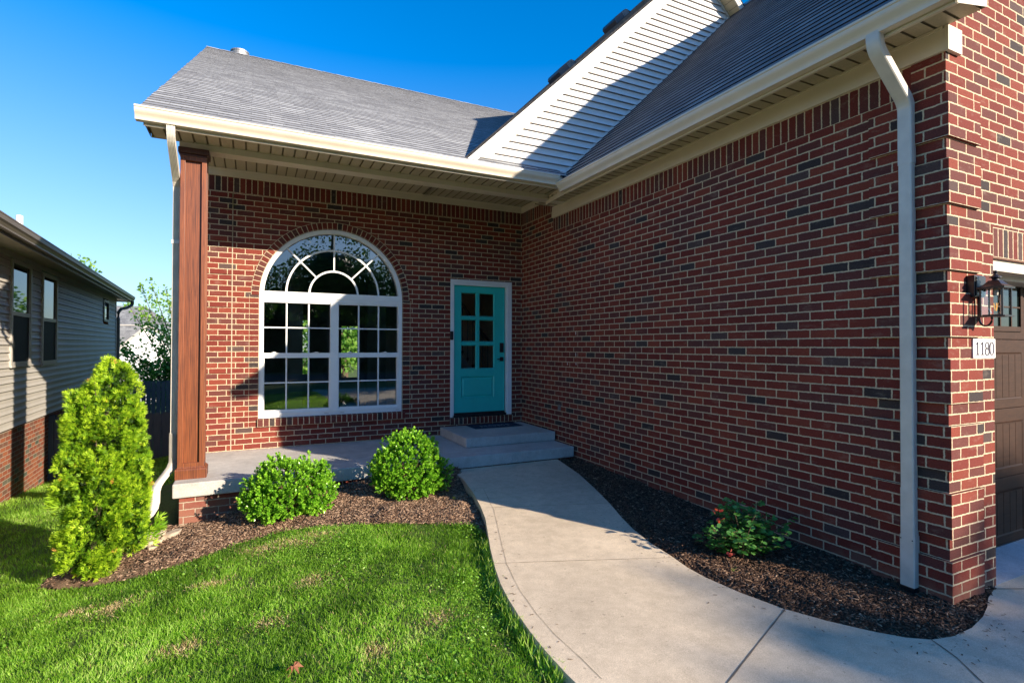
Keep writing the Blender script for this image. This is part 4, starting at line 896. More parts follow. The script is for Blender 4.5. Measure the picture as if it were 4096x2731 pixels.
# roof vents
def vent(c, up, ax, nr, name='roof_vent', s=1.):
    b = MB(); c, up, ax, nr = map(Vector, (c, up, ax, nr)); P = lambda a, t, hgt: c+up*a*s+ax*t*s+nr*hgt*s
    prof = [(-.26, .0), (-.26, .085), (-.235, .115), (-.19, .13), (.10, .13), (.17, .118), (.20, .09), (.26, .0)]
    for (a0_, h0), (a1_, h1) in zip(prof[:-1], prof[1:]): b.poly([P(a0_, -.22, h0), P(a0_, .22, h0), P(a1_, .22, h1), P(a1_, -.22, h1)])
    for t in (-.22, .22): b.poly([P(a, t, q) for a, q in prof])
    o = b.build(name, M['black'], H, merge=True); 
    g = MB(); 
    for k in range(7): g.poly([P(.02+k*.025, -.225, .01), P(.03+k*.025, -.225, .01), P(.03+k*.025, -.225, .115), P(.02+k*.025, -.225, .115)])
    g.build('vent_louvre', M['steel'], o, merge=False)
nG = Vector((-SG, 0, 1)).normalized()
vent((5.80, 7.6, T(5.80)+.11), upL, (0, 1, 0), nG, s=.82); vent((4.67, 7.6, T(4.67)+.03), upL, (0, 1, 0), nG, s=.82)
nR = Vector((.962, 0, 1)).normalized(); upRR = Vector((-1, 0, .962)).normalized()
for y in (2.35, 4.0): vent((RGX+.30, y, G(RGX)-.28), upRR, (0, 1, 0), nR)
m = MB(); m.lathe((-.33, 13.9, 8.15), [(.15, -.3), (.15, .22), (.19, .22), (.19, .40), (.20, .40), (.20, .43), (0, .46)], 24); m.box(-.62, -.05, 13.6, 13.62, 8.1, 8.27); m.build('roof_flue', M['steel'], H, merge=False)

# ---- downspouts
def spout(path, wv, hw, hd, name, parent, crimp=(), mat='spout'):
    """rectangular corrugated pipe; wv: fixed width direction"""
    path = [Vector(p) for p in path]; wv = Vector(wv).normalized(); b = MB(); rings = []
    # densify
    pts = [path[0]]; idx = [0]
    for i in range(1, len(path)):
        L = (path[i]-path[i-1]).length; n = max(1, int(L/.012)) if i in crimp else 1
        for k in range(1, n+1): pts.append(path[i-1].lerp(path[i], k/n)); idx.append(i if n > 1 else 0)
    prof = []
    R = 5
    for k in range(R+1):
        x = -hw+.006+2*(hw-.006)*k/R
        prof += [(x-.003, hd), (x+.003, hd), (x+.005, hd-.005)] if k < R else [(x, hd)]
        if k < R: prof.append((x+2*(hw-.006)/R-.005, hd-.005))
    prof = [(-hw, hd-.006)]+prof+[(hw, hd-.006), (hw, -hd+.006), (hw-.006, -hd), (-hw+.006, -hd), (-hw, -hd+.006)]
    for i, p in enumerate(pts):
        t = (pts[min(i+1, len(pts)-1)]-pts[max(i-1, 0)]).normalized(); nn = t.cross(wv).normalized()
        s_ = 1.-(.045 if (idx[i] and i % 2) else 0); rings.append([p+wv*x*s_+nn*y*s_ for x, y in prof])
    n = len(prof)
    for i in range(len(rings)-1):
        for k in range(n): b.poly([rings[i][k], rings[i][(k+1) % n], rings[i+1][(k+1) % n], rings[i+1][k]])
    b.poly(rings[-1])
    return b.build(name, M[mat], parent, smooth=True)
# right spout on the garage wall
yq = 2.031
sx = 3.952; xt = 3.600; tl = radians(50); Rb = .13
path = [(xt, yq, 3.74), (xt, yq, 3.70)]+[(xt+Rb*(1-cos(tl*k/8)), yq, 3.70-Rb*sin(tl*k/8)) for k in range(1, 9)]
q1 = path[-1]; xe = sx-Rb*(1-cos(tl)); ze = q1[2]-(xe-q1[0])/math.tan(tl)
path += [(xe, yq, ze)]+[(sx-Rb*(1-cos(tl*(1-k/8))), yq, ze-Rb*(sin(tl)-sin(tl*(1-k/8)))) for k in range(1, 9)]+[(sx, yq, 2.93)]
sp = spout(path, (0, 1, 0), .043, .031, 'downspout', H, crimp=(2, 3, 4, 5, 6, 7, 8, 9, 11, 12, 13, 14, 15, 16, 17, 18))
sp['label'] = 'tall ivory downspout at the garage corner'
m2 = spout([(sx, yq, 2.935), (sx, yq, .74)], (0, 1, 0), .040, .029, 'spout_section', sp)
m2 = spout([(sx, yq, .76), (sx, yq, .43)], (0, 1, 0), .042, .031, 'spout_section', sp)
m2 = spout([(sx, yq, .45), (sx, yq, .115)], (0, 1, 0), .045, .034, 'spout_section', sp)
b = MB(); b.box(sx-.035, sx+.035, yq-.045, yq+.045, .03, .12); b.build('drain_pipe', M['blackpl'], sp, bevel=.01)
for yy in (-.035, .035): b = MB(); b.tube([(sx-.034, yq+yy, .425), (sx-.038, yq+yy, .425)], .004, 6); b.build('screw', M['black'], sp)
# left spout beside the post
lx, ly = -.728, 6.50
path = [(-.722, 5.955, 3.80), (-.722, 5.955, 3.765), (-.722, 5.972, 3.71), (-.722, 6.00, 3.675), (-.722, 6.05, 3.64), (-.724, 6.25, 3.525), (-.726, 6.38, 3.45), (-.727, 6.44, 3.41), (-.728, 6.485, 3.36), (lx, ly, 3.30), (lx, ly, .78)]
sp = spout(path, (1, 0, 0), .036, .026, 'downspout', H, crimp=(2, 3, 7, 8, 9)); sp['label'] = 'slim ivory downspout beside the wooden post'
b = MB(); b.box(lx-.041, lx+.041, ly-.032, ly+.03, 2.76, 2.80); b.build('strap', M['spout'], sp)
sec = spout([(lx, ly, .80), (lx, ly, .55), (-.730, 6.495, .50), (-.745, 6.48, .455), (-.775, 6.45, .41), (-.835, 6.39, .33), (-.862, 6.36, .28), (-.872, 6.35, .23), (-.874, 6.35, .13), (-.885, 6.34, .07), (-.915, 6.31, .02), (-.965, 6.27, -.015), (-1.12, 6.15, -.05)], (.75, .65, 0), .040, .030, 'spout_section', sp, crimp=(2, 3, 6, 7, 9, 10, 11))

# ---- garage door
gy_ = 2.12
m = MB(); zz = [.112, .650, 1.205, 1.765, 2.30]
for z0, z1 in zip(zz[:-1], zz[1:]):
    m.box(GX0+.02, GX1-.02, gy_, gy_+.04, z0+.002, z1-.002)
gd = m.build('garage_door', M['gdoor'], H, bevel=.003)
m = MB()
for z0, z1 in zip(zz[:-2], zz[1:-1]):
    for k in range(4):
        x0 = GX0+.11+k*1.2; x1 = x0+1.10
        ring(m, x0, x1, z0+.075, z1-.105, gy_-.006, gy_+.0, .012)
        nn = 10
        for q in range(nn):
            xa = x0+.02+(x1-x0-.04)*q/nn; xb = x0+.02+(x1-x0-.04)*(q+1)/nn; m.box(xa+.003, xb-.003, gy_-.006, gy_-.0005, z0+.092, z1-.122)
m.build('door_panel', M['gdoor'], gd, merge=False)
for k in range(4):
    x0 = GX0+.11+k*1.2; xm = x0+1.10
    m = MB()
    for a, b_ in ((x0, x0+.04), (xm-.035, xm)): m.box(a, b_, gy_-.014, gy_-.0005, 1.835, 2.22)
    m.box(x0, xm, gy_-.013, gy_-.0005, 1.832, 1.872); m.box(x0, xm, gy_-.013, gy_-.0005, 2.195, 2.235); m.box(x0, xm, gy_-.0105, gy_-.0005, 2.025, 2.037)
    for q in range(1, 6): m.box(x0+(xm-x0)*q/6-.008, x0+(xm-x0)*q/6+.008, gy_-.010, gy_-.0005, 1.87, 2.2)
    wn = m.build('door_window', M['gdoor'], gd, merge=False)
    g = MB(); g.poly([(x0+.03, gy_-.004, 1.86), (xm-.03, gy_-.004, 1.86), (xm-.03, gy_-.004, 2.21), (x0+.03, gy_-.004, 2.21)]); g.poly([(x0+.03, gy_-.002, 1.86), (xm-.03, gy_-.002, 1.86), (xm-.03, gy_-.002, 2.21), (x0+.03, gy_-.002, 2.21)])
    gm = plain('dark_room', (.012, .02, .02), .3) if k == 0 else gm
    g2 = MB(); g2.poly([(x0+.03, gy_-.0018, 1.86), (xm-.03, gy_-.0018, 1.86), (xm-.03, gy_-.0018, 2.21), (x0+.03, gy_-.0018, 2.21)]); 
    p_ = NT('garage_pane') if k == 0 else p_
    if k == 0: p_.set(Base_Color=(.008, .014, .014, 1), Roughness=.03, Specular_IOR_Level=.9)
    g2.build('pane', p_.m, wn, merge=False)
m = MB(); m.box(GX0+.0, GX1, YF+.03, YF+.14, GZ-.085, GZ-.006); m.box(GX0+.0, GX1, YF+.14, YF+.30, GZ-.12, GZ-.03); m.box(GX0+.001, GX0+.022, YF+.22, YF+.34, .1, GZ-.12)
m.build('garage_door_trim', M['trim'], H, merge=False)
m = MB(); m.poly([(GX0, YF, .079), (GX1, YF, .079), (GX1, gy_+.05, .116), (GX0, gy_+.05, .116)]); m.poly([(GX0, YF, -.05), (GX1, YF, -.05), (GX1, YF, .079), (GX0, YF, .079)])
struct(m.build('garage_apron', M['apron']))
m = MB(); m.box(GX0+.02, GX1, gy_-.005, gy_+.03, .100, .116); m.build('door_seal', M['blackpl'], H)

# ================================================================== things on the house
lamp = thing('wall_lantern', (4.28, 1.79, 2.0), 'black metal wall lantern with clear glass bulb above the house number plaque', 'wall lamp')
cx_, cy_ = 4.281, 1.692
m = MB(); m.box(4.215, 4.345, 1.772, 1.820, 2.030, 2.172); m.box(4.222, 4.338, 1.764, 1.772, 2.038, 2.164); pl_ = m.build('back_plate', M['black'], lamp, bevel=.004)
m = MB()   # curved hip roof
pr_ = [(.0715, 2.080), (.0725, 2.088), (.060, 2.094), (.046, 2.104), (.035, 2.118), (.026, 2.130)]
for (a, za), (b_, zb_) in zip(pr_[:-1], pr_[1:]):
    A = [(cx_+i*a, cy_+j*a, za) for i, j in ((-1, -1), (1, -1), (1, 1), (-1, 1))]; B = [(cx_+i*b_, cy_+j*b_, zb_) for i, j in ((-1, -1), (1, -1), (1, 1), (-1, 1))]
    for i in range(4): m.poly([A[i], A[(i+1) % 4], B[(i+1) % 4], B[i]])
m.box(cx_-.0715, cx_+.0715, cy_-.0715, cy_+.0715, 2.0765, 2.0805)
m.lathe((cx_, cy_, 2.128), [(.026, 0), (.020, .004), (.017, .012), (.022, .018), (.032, .021), (.030, .026), (.016, .036), (.009, .042), (.007, .047), (.011, .052), (.012, .058), (.008, .065), (0, .068)], 16)
m.build('lantern_roof', M['black'], lamp, merge=False)
m = MB(); m.box(cx_-.066, cx_+.066, cy_-.072, cy_+.09, 1.897, 1.905); m.box(cx_-.05, cx_+.05, cy_-.05, cy_+.05, 1.905, 1.911)
for i in (-1, 1):
    for j in (-1, 1): m.box(cx_+i*.056-.0045, cx_+i*.056+.0045, cy_+j*.056-.0045, cy_+j*.056+.0045, 1.905, 2.078)
m.box(cx_-.008, cx_+.008, cy_+.078, cy_+.092, 1.897, 2.04); m.box(cx_-.008, cx_+.008, cy_+.05, cy_+.09, 2.064, 2.078)
m.build('cage', M['black'], lamp, merge=False)
m = MB(); m.tube([(cx_, cy_+.085, 1.897)]+[(cx_, cy_+.052+.033*cos(t), 1.885-.045*sin(t)) for t in np.linspace(0, pi, 10)]+[(cx_, cy_+.02, 1.897)], .006, 6); m.build('scroll', M['black'], lamp)
m = MB(); q_ = .0545
for pts in (((-1, -1), (1, -1)), ((1, -1), (1, 1)), ((1, 1), (-1, 1)), ((-1, 1), (-1, -1))):
    (a, b_), (c_, d_) = pts; m.poly([(cx_+a*q_, cy_+b_*q_, 1.911), (cx_+c_*q_, cy_+d_*q_, 1.911), (cx_+c_*q_, cy_+d_*q_, 2.076), (cx_+a*q_, cy_+b_*q_, 2.076)])
m.build('glass_pane', M['lampglass'], lamp, merge=False)
m = MB(); m.lathe((cx_, cy_, 0), [(.013, 2.076), (.015, 2.050), (.0135, 2.035)], 14, 0); sock = m.build('bulb_socket', M['steel'], lamp)
m = MB(); m.lathe((cx_, cy_, 0), [(.013, 2.038), (.016, 2.02), (.022, 1.99), (.030, 1.958), (.031, 1.940), (.025, 1.922), (.012, 1.913), (0, 1.911)], 18); bulb = m.build('bulb', M['lampglass'], lamp, smooth=True)
fil = NT('filament'); fil.set(Base_Color=(.9, .45, .08, 1), Roughness=.5); fil.b.inputs['Emission Color'].default_value = (1, .55, .12, 1); fil.b.inputs['Emission Strength'].default_value = .12
m = MB()
for i in range(5):
    a = i*2*pi/5; m.tube([(cx_+.004*cos(a), cy_+.004*sin(a), 1.935), (cx_+.011*cos(a), cy_+.011*sin(a), 1.985)], .0016, 5)
m.build('filament', fil.m, bulb)

sign = thing('house_number_sign', (4.43, 1.80, 1.69), 'white rectangular plaque with dark numerals 1180 on the brick pier', 'house number')
m = MB(); m.box(4.280, 4.572, YF-.010, YF-.0005, 1.628, 1.758); m.build('plaque', M['signwhite'], sign, bevel=.002)
# serif numerals, built from thick and thin strokes
def strokes(m, segs, ox, oz, sc_, y):
    for (x0, z0, x1, z1, wd) in segs:
        dx, dz = x1-x0, z1-z0; L = math.hypot(dx, dz) or 1; nx, nz = -dz/L*wd/2, dx/L*wd/2
        m.poly([(ox+(x0+nx)*sc_, y, oz+(z0+nz)*sc_), (ox+(x1+nx)*sc_, y, oz+(z1+nz)*sc_), (ox+(x1-nx)*sc_, y, oz+(z1-nz)*sc_), (ox+(x0-nx)*sc_, y, oz+(z0-nz)*sc_)])
one = [(.5, .02, .5, 1., .19), (.26, .03, .74, .03, .08), (.5, .95, .28, .84, .09)]
def ell(cx, cz, rx, rz, thick, thin, n=28):
    o = []
    for i in range(n):
        a, b_ = 2*pi*i/n, 2*pi*(i+1)/n; w_ = thin+(thick-thin)*abs(cos((a+b_)/2))**1.3
        o.append((cx+rx*cos(a), cz+rz*sin(a), cx+rx*cos(b_), cz+rz*sin(b_), w_))
    return o
ysn = YF-.0112
for i, (g_, wd) in enumerate((('1', 0), ('1', 0), ('8', 0), ('0', 0))):
    m = MB(); ox = 4.290+i*.0622
    segs = one if g_ == '1' else (ell(.5, .74, .24, .25, .15, .07)+ell(.5, .25, .30, .27, .17, .07) if g_ == '8' else ell(.5, .5, .31, .5, .19, .07))
    strokes(m, segs, ox, 1.650, .086, ysn); mo = m.build('numeral', M['ink'], sign, merge=False)
    sd = mo.modifiers.new('solid', 'SOLIDIFY'); sd.thickness = .001; sd.offset = 0

mat_ = thing('doormat', (3.38, 7.5, .468), 'dark navy doormat with faded pale lettering on the concrete step', 'doormat')
m = MB(); m.box(2.985, 3.79, 7.345, 7.752, .4685, .476); m.build('mat_pad', M['mat'], mat_, bevel=.003)
cv = bpy.data.curves.new('lettering', 'FONT'); cv.body = 'HOME'; cv.size = .17; cv.space_character = 1.15
tmp = bpy.data.objects.new('lettering', cv); COL.objects.link(tmp)
dg = bpy.context.evaluated_depsgraph_get(); dg.update(); me = bpy.data.meshes.new_from_object(tmp.evaluated_get(dg)); bpy.data.objects.remove(tmp)
lt = bpy.data.objects.new('lettering', me); COL.objects.link(lt); lt.parent = mat_; lt.location = (3.13-3.38, 7.47-7.5, .0085); me.materials.clear(); me.materials.append(plain('pale_lettering', (.30, .36, .42), .9, .1, nscale=40, namt=.6))

# ================================================================== PLANTS
rg = np.random.default_rng(42)
def frond_template():
    V = []; Fc = []
    def strip(pts, w0, w1):
        n = len(V)
        for i, (p, d) in enumerate(pts):
            t = i/(len(pts)-1); w_ = w0+(w1-w0)*t; px, py = -d[1], d[0]
            V.append((p[0]-px*w_, p[1]-py*w_, p[2])); V.append((p[0]+px*w_, p[1]+py*w_, p[2]))
        for i in range(len(pts)-1): Fc.append((n+2*i, n+2*i+1, n+2*i+3, n+2*i+2))
    strip([((0, 0, 0), (0, 1)), ((.02, .5, .03), (0, 1)), ((0, 1, -.05), (0, 1))],   .028, .016)
    for i, (y, L) in enumerate([(.15, .30), (.33, .34), (.52, .30), (.70, .22)]):
        for s_ in (-1, 1):
            a = .62; dx, dy = s_*sin(a), cos(a); y_ = y+(.08 if s_ > 0 else 0)
            strip([((0, y_, 0), (dx, dy)), ((dx*L*.6, y_+dy*L*.55, .05*s_), (dx*.6, dy)), ((dx*L*.95, y_+dy*L*1.15, -.03), (0, 1))], .034, .016)
    return V, Fc
FR = ([(0, 0, 0), (.10, .45, .03), (0, 1., -.05), (-.10, .45, .03), (.06, .12, 0), (.34, .42, .04), (.50, .82, -.02), (.22, .50, .02), (-.06, .12, 0), (-.34, .38, .04), (-.46, .76, -.03), (-.20, .46, .02), (.02, .55, .02), (.20, .75, .05), (.24, 1.02, 0), (.08, .8, .03)],
      [(0, 1, 2, 3), (4, 5, 6, 7), (8, 9, 10, 11), (12, 13, 14, 15)])
def ell_points(n, blobs, shell=.75, r=rg):
    """points in the outer shell of a union of ellipsoids, with outward directions"""
    vol = np.array([b[3]*b[4]*b[5] for b in blobs])**(2/3); pk = r.choice(len(blobs), n, p=vol/vol.sum())
    B = np.array(blobs)[pk]; d = r.normal(size=(n, 3)); d /= np.linalg.norm(d, axis=1, keepdims=True)
    rad = shell+(1-shell)*r.random(n)**.6
    P = B[:, :3]+d*B[:, 3:6]*rad[:, None]; dn = d/B[:, 3:6]; dn /= np.linalg.norm(dn, axis=1, keepdims=True)
    keep = np.ones(n, bool)
    for b in blobs:
        q = (((P-np.array(b[:3]))/np.array(b[3:6]))**2).sum(1); keep &= q > (shell*.93)**2
    return P[keep], dn[keep], rad[keep]

# ---- arborvitae
ab = thing('arborvitae', (-1.15, 5.42, float(h(-1.15, 5.42))), 'bright yellow-green arborvitae standing at the left end of the mulch bed', 'shrub')
gz = float(h(-1.15, 5.42))
m = MB(); m.tube([(-1.15, 5.42, gz-.1), (-1.13, 5.42, .6), (-1.06, 5.42, 1.45)], [.045, .03, .01], 8)
for k in range(26):
    a = rg.uniform(0, 2*pi); z = rg.uniform(0, 1.2); r_ = rg.uniform(.08, .18); m.tube([(-1.14, 5.42, z), (-1.14+r_*.6*cos(a), 5.42+r_*.6*sin(a), z+.09), (-1.14+r_*cos(a), 5.42+r_*sin(a), z+.26)], [.010, .006, .003], 5)
m.build('trunk', M['bark'], ab, merge=False)
blobs = [(-1.02, 5.42, .92, .17, .22, .66), (-1.20, 5.46, .84, .18, .22, .54), (-1.08, 5.40, .42, .26, .30, .50), (-1.27, 5.46, .58, .13, .20, .46), (-.93, 5.38, .66, .14, .20, .48), (-1.14, 5.42, .10, .25, .29, .28), (-.92, 5.36, .26, .12, .18, .30), (-1.01, 5.42, 1.28, .12, .14, .30), (-1.25, 5.48, 1.10, .13, .15, .24)]
P, D, rad = ell_points(80000, blobs, .58)
k = P[:, 2] > gz+.02; P, D, rad = P[k], D[k], rad[k]
lump = vnoise(P[:, 0]*3+P[:, 1]*2, P[:, 2]*2+P[:, 1], 4.2, 31); P = P+D*((lump-.5)*.10)[:, None]; l2 = vnoise(P[:, 0]*2+P[:, 1], P[:, 2]+P[:, 1]*.6, 13, 32); kk = (l2 > .34) | (rad < .76); P, D, rad, lump, l2 = P[kk]+D[kk]*((l2[kk]-.5)*.045)[:, None], D[kk], rad[kk], lump[kk], l2[kk]
dd = D*np.array([.8, .8, .35])+np.array([0, 0, .75])+rg.normal(0, .45, D.shape)
var = np.clip(-.02+.85*((rad-.55)/.45)**1.3+rg.normal(0, .20, len(P))+(lump-.5)*.3+(l2-.6)*.5, 0, 1)  # inner sprigs darker, outer ones brighter: shade between tufts put into the colour
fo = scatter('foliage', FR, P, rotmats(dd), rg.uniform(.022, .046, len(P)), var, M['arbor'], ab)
k = rg.random(len(P)) < .0012
bs_ = scatter('brown_scales', FR, P[k]+D[k]*.01, rotmats(dd[k]), rg.uniform(.03, .06, k.sum()), rg.random(k.sum()), M['orange'], ab); bs_['kind'] = 'stuff'
# low side sprays sticking out
for cx, cy, cz, dx in ((-.84, 5.36, .12, .16), (-1.36, 5.46, .45, -.06)):
    n = 60; t = rg.random(n); Pp = np.column_stack([cx+dx*t, cy+rg.normal(0, .04, n), cz+rg.normal(0, .05, n)+t*.03]); dq = np.column_stack([np.full(n, np.sign(dx)*.7), rg.normal(0, .3, n), rg.normal(.4, .3, n)])
    scatter('foliage', FR, Pp, rotmats(dq), rg.uniform(.05, .10, n), rg.uniform(.4, .9, n), M['arbor'], ab)

# ---- two round glossy bushes
def bush(loc, R, label, seed, n=3000):
    r = np.random.default_rng(seed); gz = float(z_bed1(np.array([loc[0]]), np.array([loc[1]]))[0])
    t = thing('boxwood_bush', (loc[0], loc[1], gz), label, 'bush', 'round glossy bushes in front of the porch')
    bl = [(loc[0]+a*R[0], loc[1]+b*R[1], gz+c*R[2], R[0]*e, R[1]*e, R[2]*f) for a, b, c, e, f in BL[seed]]
    m = MB()
    for k in range(30):
        a = r.uniform(0, 2*pi); el = r.uniform(.3, 1.3); L = r.uniform(.5, .85); m.tube([(loc[0], loc[1], gz-.02), (loc[0]+R[0]*.4*cos(a)*cos(el), loc[1]+R[1]*.4*sin(a)*cos(el), gz+R[2]*.6*sin(el)), (loc[0]+R[0]*L*cos(a)*cos(el), loc[1]+R[1]*L*sin(a)*cos(el), gz+.05+R[2]*1.5*L*sin(el))], [.008, .006, .003], 5)
    m.build('stems', M['twig'], t, merge=False)
    P, D, rad = ell_points(n, bl, .60, r); k = P[:, 2] > gz+.03; P, D, rad = P[k], D[k], rad[k]
    lump = vnoise(P[:, 0]*3+P[:, 1], P[:, 2]*3+P[:, 1], 5, seed); P = P+D*((lump-.5)*.10+(r.random(len(P)) < .03)*.035)[:, None]
    tip = D*.8+np.array([0, 0, .55])+r.normal(0, .25, D.shape); tip /= np.linalg.norm(tip, axis=1, keepdims=True)
    PP, DD, VV = [], [], []
    for q in range(11):
        s_ = q/10.; ang = q*2.4+r.uniform(0, 6.28, len(P)); rm = rotmats(tip)
        side = rm[:, :, 0]*np.cos(ang)[:, None]+rm[:, :, 2]*np.sin(ang)[:, None]
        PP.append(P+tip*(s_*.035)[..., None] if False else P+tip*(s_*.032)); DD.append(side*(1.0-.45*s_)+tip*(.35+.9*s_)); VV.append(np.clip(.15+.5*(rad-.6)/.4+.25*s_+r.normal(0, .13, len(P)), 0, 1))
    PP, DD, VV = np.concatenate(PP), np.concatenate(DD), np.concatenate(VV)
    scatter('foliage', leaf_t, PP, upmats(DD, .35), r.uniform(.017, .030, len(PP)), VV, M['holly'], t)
    return t
BL = {101: [(0, 0, .75, .86, .78), (-.35, 0, .55, .62, .58), (.45, 0, .60, .55, .55), (-.15, -.1, 1.05, .5, .5), (.4, 0, 1.0, .45, .42), (0, -.15, .45, .7, .5)],
      102: [(0, 0, .80, .80, .85), (-.30, 0, .70, .6, .6), (.35, 0, .55, .62, .55), (.0, 0, 1.2, .52, .5), (.1, -.1, .4, .65, .45), (-.45, 0, .55, .4, .4)]}
bush((.33, 5.68), (.44, .36, .36), 'wide round glossy bush nearer the wooden post', 101)
bush((1.50, 5.56), (.45, .36, .40), 'taller round glossy bush next to the walk', 102)

# ---- rose bush
rb = thing('rose_bush', (3.40, 2.88, .06), 'small rose bush with red new leaves in the mulch against the brick wall', 'bush')
m = MB(); RP, RD, RV = [], [], []; reds = []
r = np.random.default_rng(9)
for k in range(72):
    a = r.uniform(0, 2*pi); L = r.uniform(.18, .40); lean = r.uniform(.3, 1.05); hgt = r.uniform(.18, .46)*(1.15-.45*lean)
    p0 = Vector((3.40+.05*cos(a), 2.90+.05*sin(a), .05)); p1 = Vector((3.40+L*.5*lean*cos(a), 2.90+L*.5*lean*sin(a), .05+hgt*.65)); p2 = Vector((3.40+L*lean*cos(a), 2.90+L*lean*sin(a)*1.0, .05+hgt))
    if p2.x > 3.95: p2.x = 3.93
    m.tube([p0, p1, p2], [.005, .0035, .002], 5)
    for q in range(6):
        t = .3+.7*q/5; p = p1.lerp(p2, (t-.3)/.7) if t > .45 else p0.lerp(p1, t/.45)
        an = q*2.4+r.uniform(0, 1); dv = Vector((cos(an), sin(an), r.uniform(.0, .5))).normalized(); e = p+dv*.05; m.tube([p, e], [.0018, .0012], 4, caps=False)
        sd = dv.cross(Vector((0, 0, 1))).normalized()
        for o, w_ in ((dv, 1.), (sd*.8+dv*.3, .85), (-sd*.8+dv*.3, .85), (sd*.9-dv*.1, .6), (-sd*.9-dv*.1, .6)):
            b_ = e if w_ > .7 else p+dv*.025
            RP.append(b_); RD.append(o+Vector((0, 0, r.uniform(-.35, .2)))); RV.append(np.clip(r.normal(.42, .2)+.25*(p.z-.2), 0, 1)); reds.append(r.uniform(.030, .052)*w_)
m.build('stems', M['twig'], rb, merge=False)
leaf_r = ([(0, 0, 0), (.30, .18, .05), (.42, .5, .07), (.28, .82, .04), (0, 1, -.04), (-.28, .82, .04), (-.42, .5, .07), (-.30, .18, .05), (0, .5, -.03)], [(0, 1, 2, 8), (8, 2, 3, 4), (0, 8, 6, 7), (8, 4, 5, 6)])
RP, RD, RV, RS = np.array([tuple(p) for p in RP]), np.array([tuple(p) for p in RD]), np.array(RV), np.array(reds)
RP[:, 0] = np.minimum(RP[:, 0], 3.95)
scatter('foliage', leaf_r, RP, upmats(RD, .4), RS, RV, M['rose'], rb)
n = 9; Pp = np.column_stack([rg.normal(3.20, .015, n), rg.normal(2.95, .015, n), rg.uniform(.38, .46, n)]); scatter('red_leaves', leaf_r, Pp, upmats(rg.normal(size=(n, 3)), .8), rg.uniform(.03, .045, n), rg.random(n), M['redleaf'], rb)
n = 6; Pp = np.column_stack([rg.normal(3.17, .015, n), rg.normal(2.82, .015, n), rg.uniform(.17, .22, n)]); scatter('red_leaves', leaf_r, Pp, upmats(rg.normal(size=(n, 3)), .8), rg.uniform(.02, .035, n), rg.random(n), M['redleaf'], rb)

# ---- weeds, seedlings, fallen leaves, dead leaf, stones
def seedling(x, y, z, n, size, label, mat='weed', tall=False):
    P = np.column_stack([np.full(n, x)+rg.normal(0, .006, n), np.full(n, y)+rg.normal(0, .006, n), np.full(n, z)]); a = rg.uniform(0, 2*pi, n)
    d = np.column_stack([np.cos(a)*(.35 if tall else .9), np.sin(a)*(.35 if tall else .9), np.full(n, 1. if tall else .6)])
    S_ = np.full(n, size)*rg.uniform(.7, 1.2, n)
    o = scatter('weed', blade if tall else leaf_t, P, rotmats(d), np.column_stack([np.full(n, 1.3), S_, S_]) if tall else S_, rg.uniform(.5, 1, n), M[mat]); tag(o, label, 'weed')
for px_, py_, lab, n, s_, tl in ((880, 1128, '', 0, 0, 0), (760, 1157, 'broad pale green weed beside the bush near the post', 7, .05, False), (697, 1170, 'thin grassy seedling in front of the bush near the post', 8, .09, True), (615, 1188, 'tiny sprout in open mulch left of the bush near the post', 6, .03, False), (672, 1262*1.0, '', 0, 0, 0), (1683, 1298+20, 'grassy sprout at the edge of the walk below the rose bush', 6, .07, True)):
    if not lab: continue
    if px_ < 1600: x, y = onground(px_, py_, .03); z = float(z_bed1(np.array([x]), np.array([y]))[0])
    else: x, y = onground(px_, py_, .03); z = .06
    seedling(x, y, z, n, s_, lab, tall=tl)
for i in range(5):
    x, y = onground(975+i*24, 1146-(i % 3)*7, .03); z = float(z_bed1(np.array([x]), np.array([y]))[0])+.008
    P = np.array([[x, y, z]]); o = scatter('fallen_leaf', leaf_r, P, upmats(rg.normal(size=(1, 3))*np.array([1, 1, .1]), .3), np.array([.045]), np.array([i/5.]), M['yellow']); tag(o, 'small yellow leaf fallen on mulch under the bush by the walk', 'leaf', 'yellow leaves fallen under the bush')
lx_, ly_ = onground(674, 1540, .05); zz_ = float(h(lx_, ly_))+.062
m = MB(); c = Vector((lx_, ly_, zz_)); ang = [0, .35, .75, 1.2, 1.6, 2.05, 2.5, 2.95, 3.4, 3.9, 4.4, 4.9, 5.4, 5.9]; rr = [.052, .026, .048, .022, .046, .024, .05, .026, .040, .022, .036, .018, .042, .024]
ring_ = [(c.x+r_*cos(a), c.y+r_*sin(a)*1.1, c.z+(.016 if i % 2 else -.004)+.012*sin(a*2)) for i, (a, r_) in enumerate(zip(ang, rr))]
for i in range(14): m.poly([tuple(c+Vector((0, 0, .012))), ring_[i], ring_[(i+1) % 14]])
m.tube([tuple(c), (c.x-.03, c.y-.05, c.z-.01)], .0018, 5); o = m.build('dead_leaf', M['dead'], merge=False); tag(o, 'curled brown dead leaf lying on the near lawn', 'leaf')
def stone(x, y, z, s3, label, seed):
    import bmesh
    bm = bmesh.new(); bmesh.ops.create_icosphere(bm, subdivisions=3, radius=1); r = np.random.default_rng(seed); off = r.normal(size=3)*3
    for v in bm.verts:
        q = 1+.16*sin(v.co.x*3+off[0])*cos(v.co.y*2.6+off[1])+.10*sin(v.co.z*5+off[2]); v.co = Vector((max(-.8, min(.8, v.co.x*q))*s3[0], max(-.8, min(.8, v.co.y*q))*s3[1], max(-.62, min(.62, v.co.z*q))*s3[2]))
    me = bpy.data.meshes.new('stone'); bm.to_mesh(me); bm.free(); me.materials.append(M['stone']); o = bpy.data.objects.new('stone', me); COL.objects.link(o); o.location = (x, y, z); o.rotation_euler = (r.uniform(-.15, .15), r.uniform(-.1, .1), r.uniform(-.5, .5)); tag(o, label, 'stone')
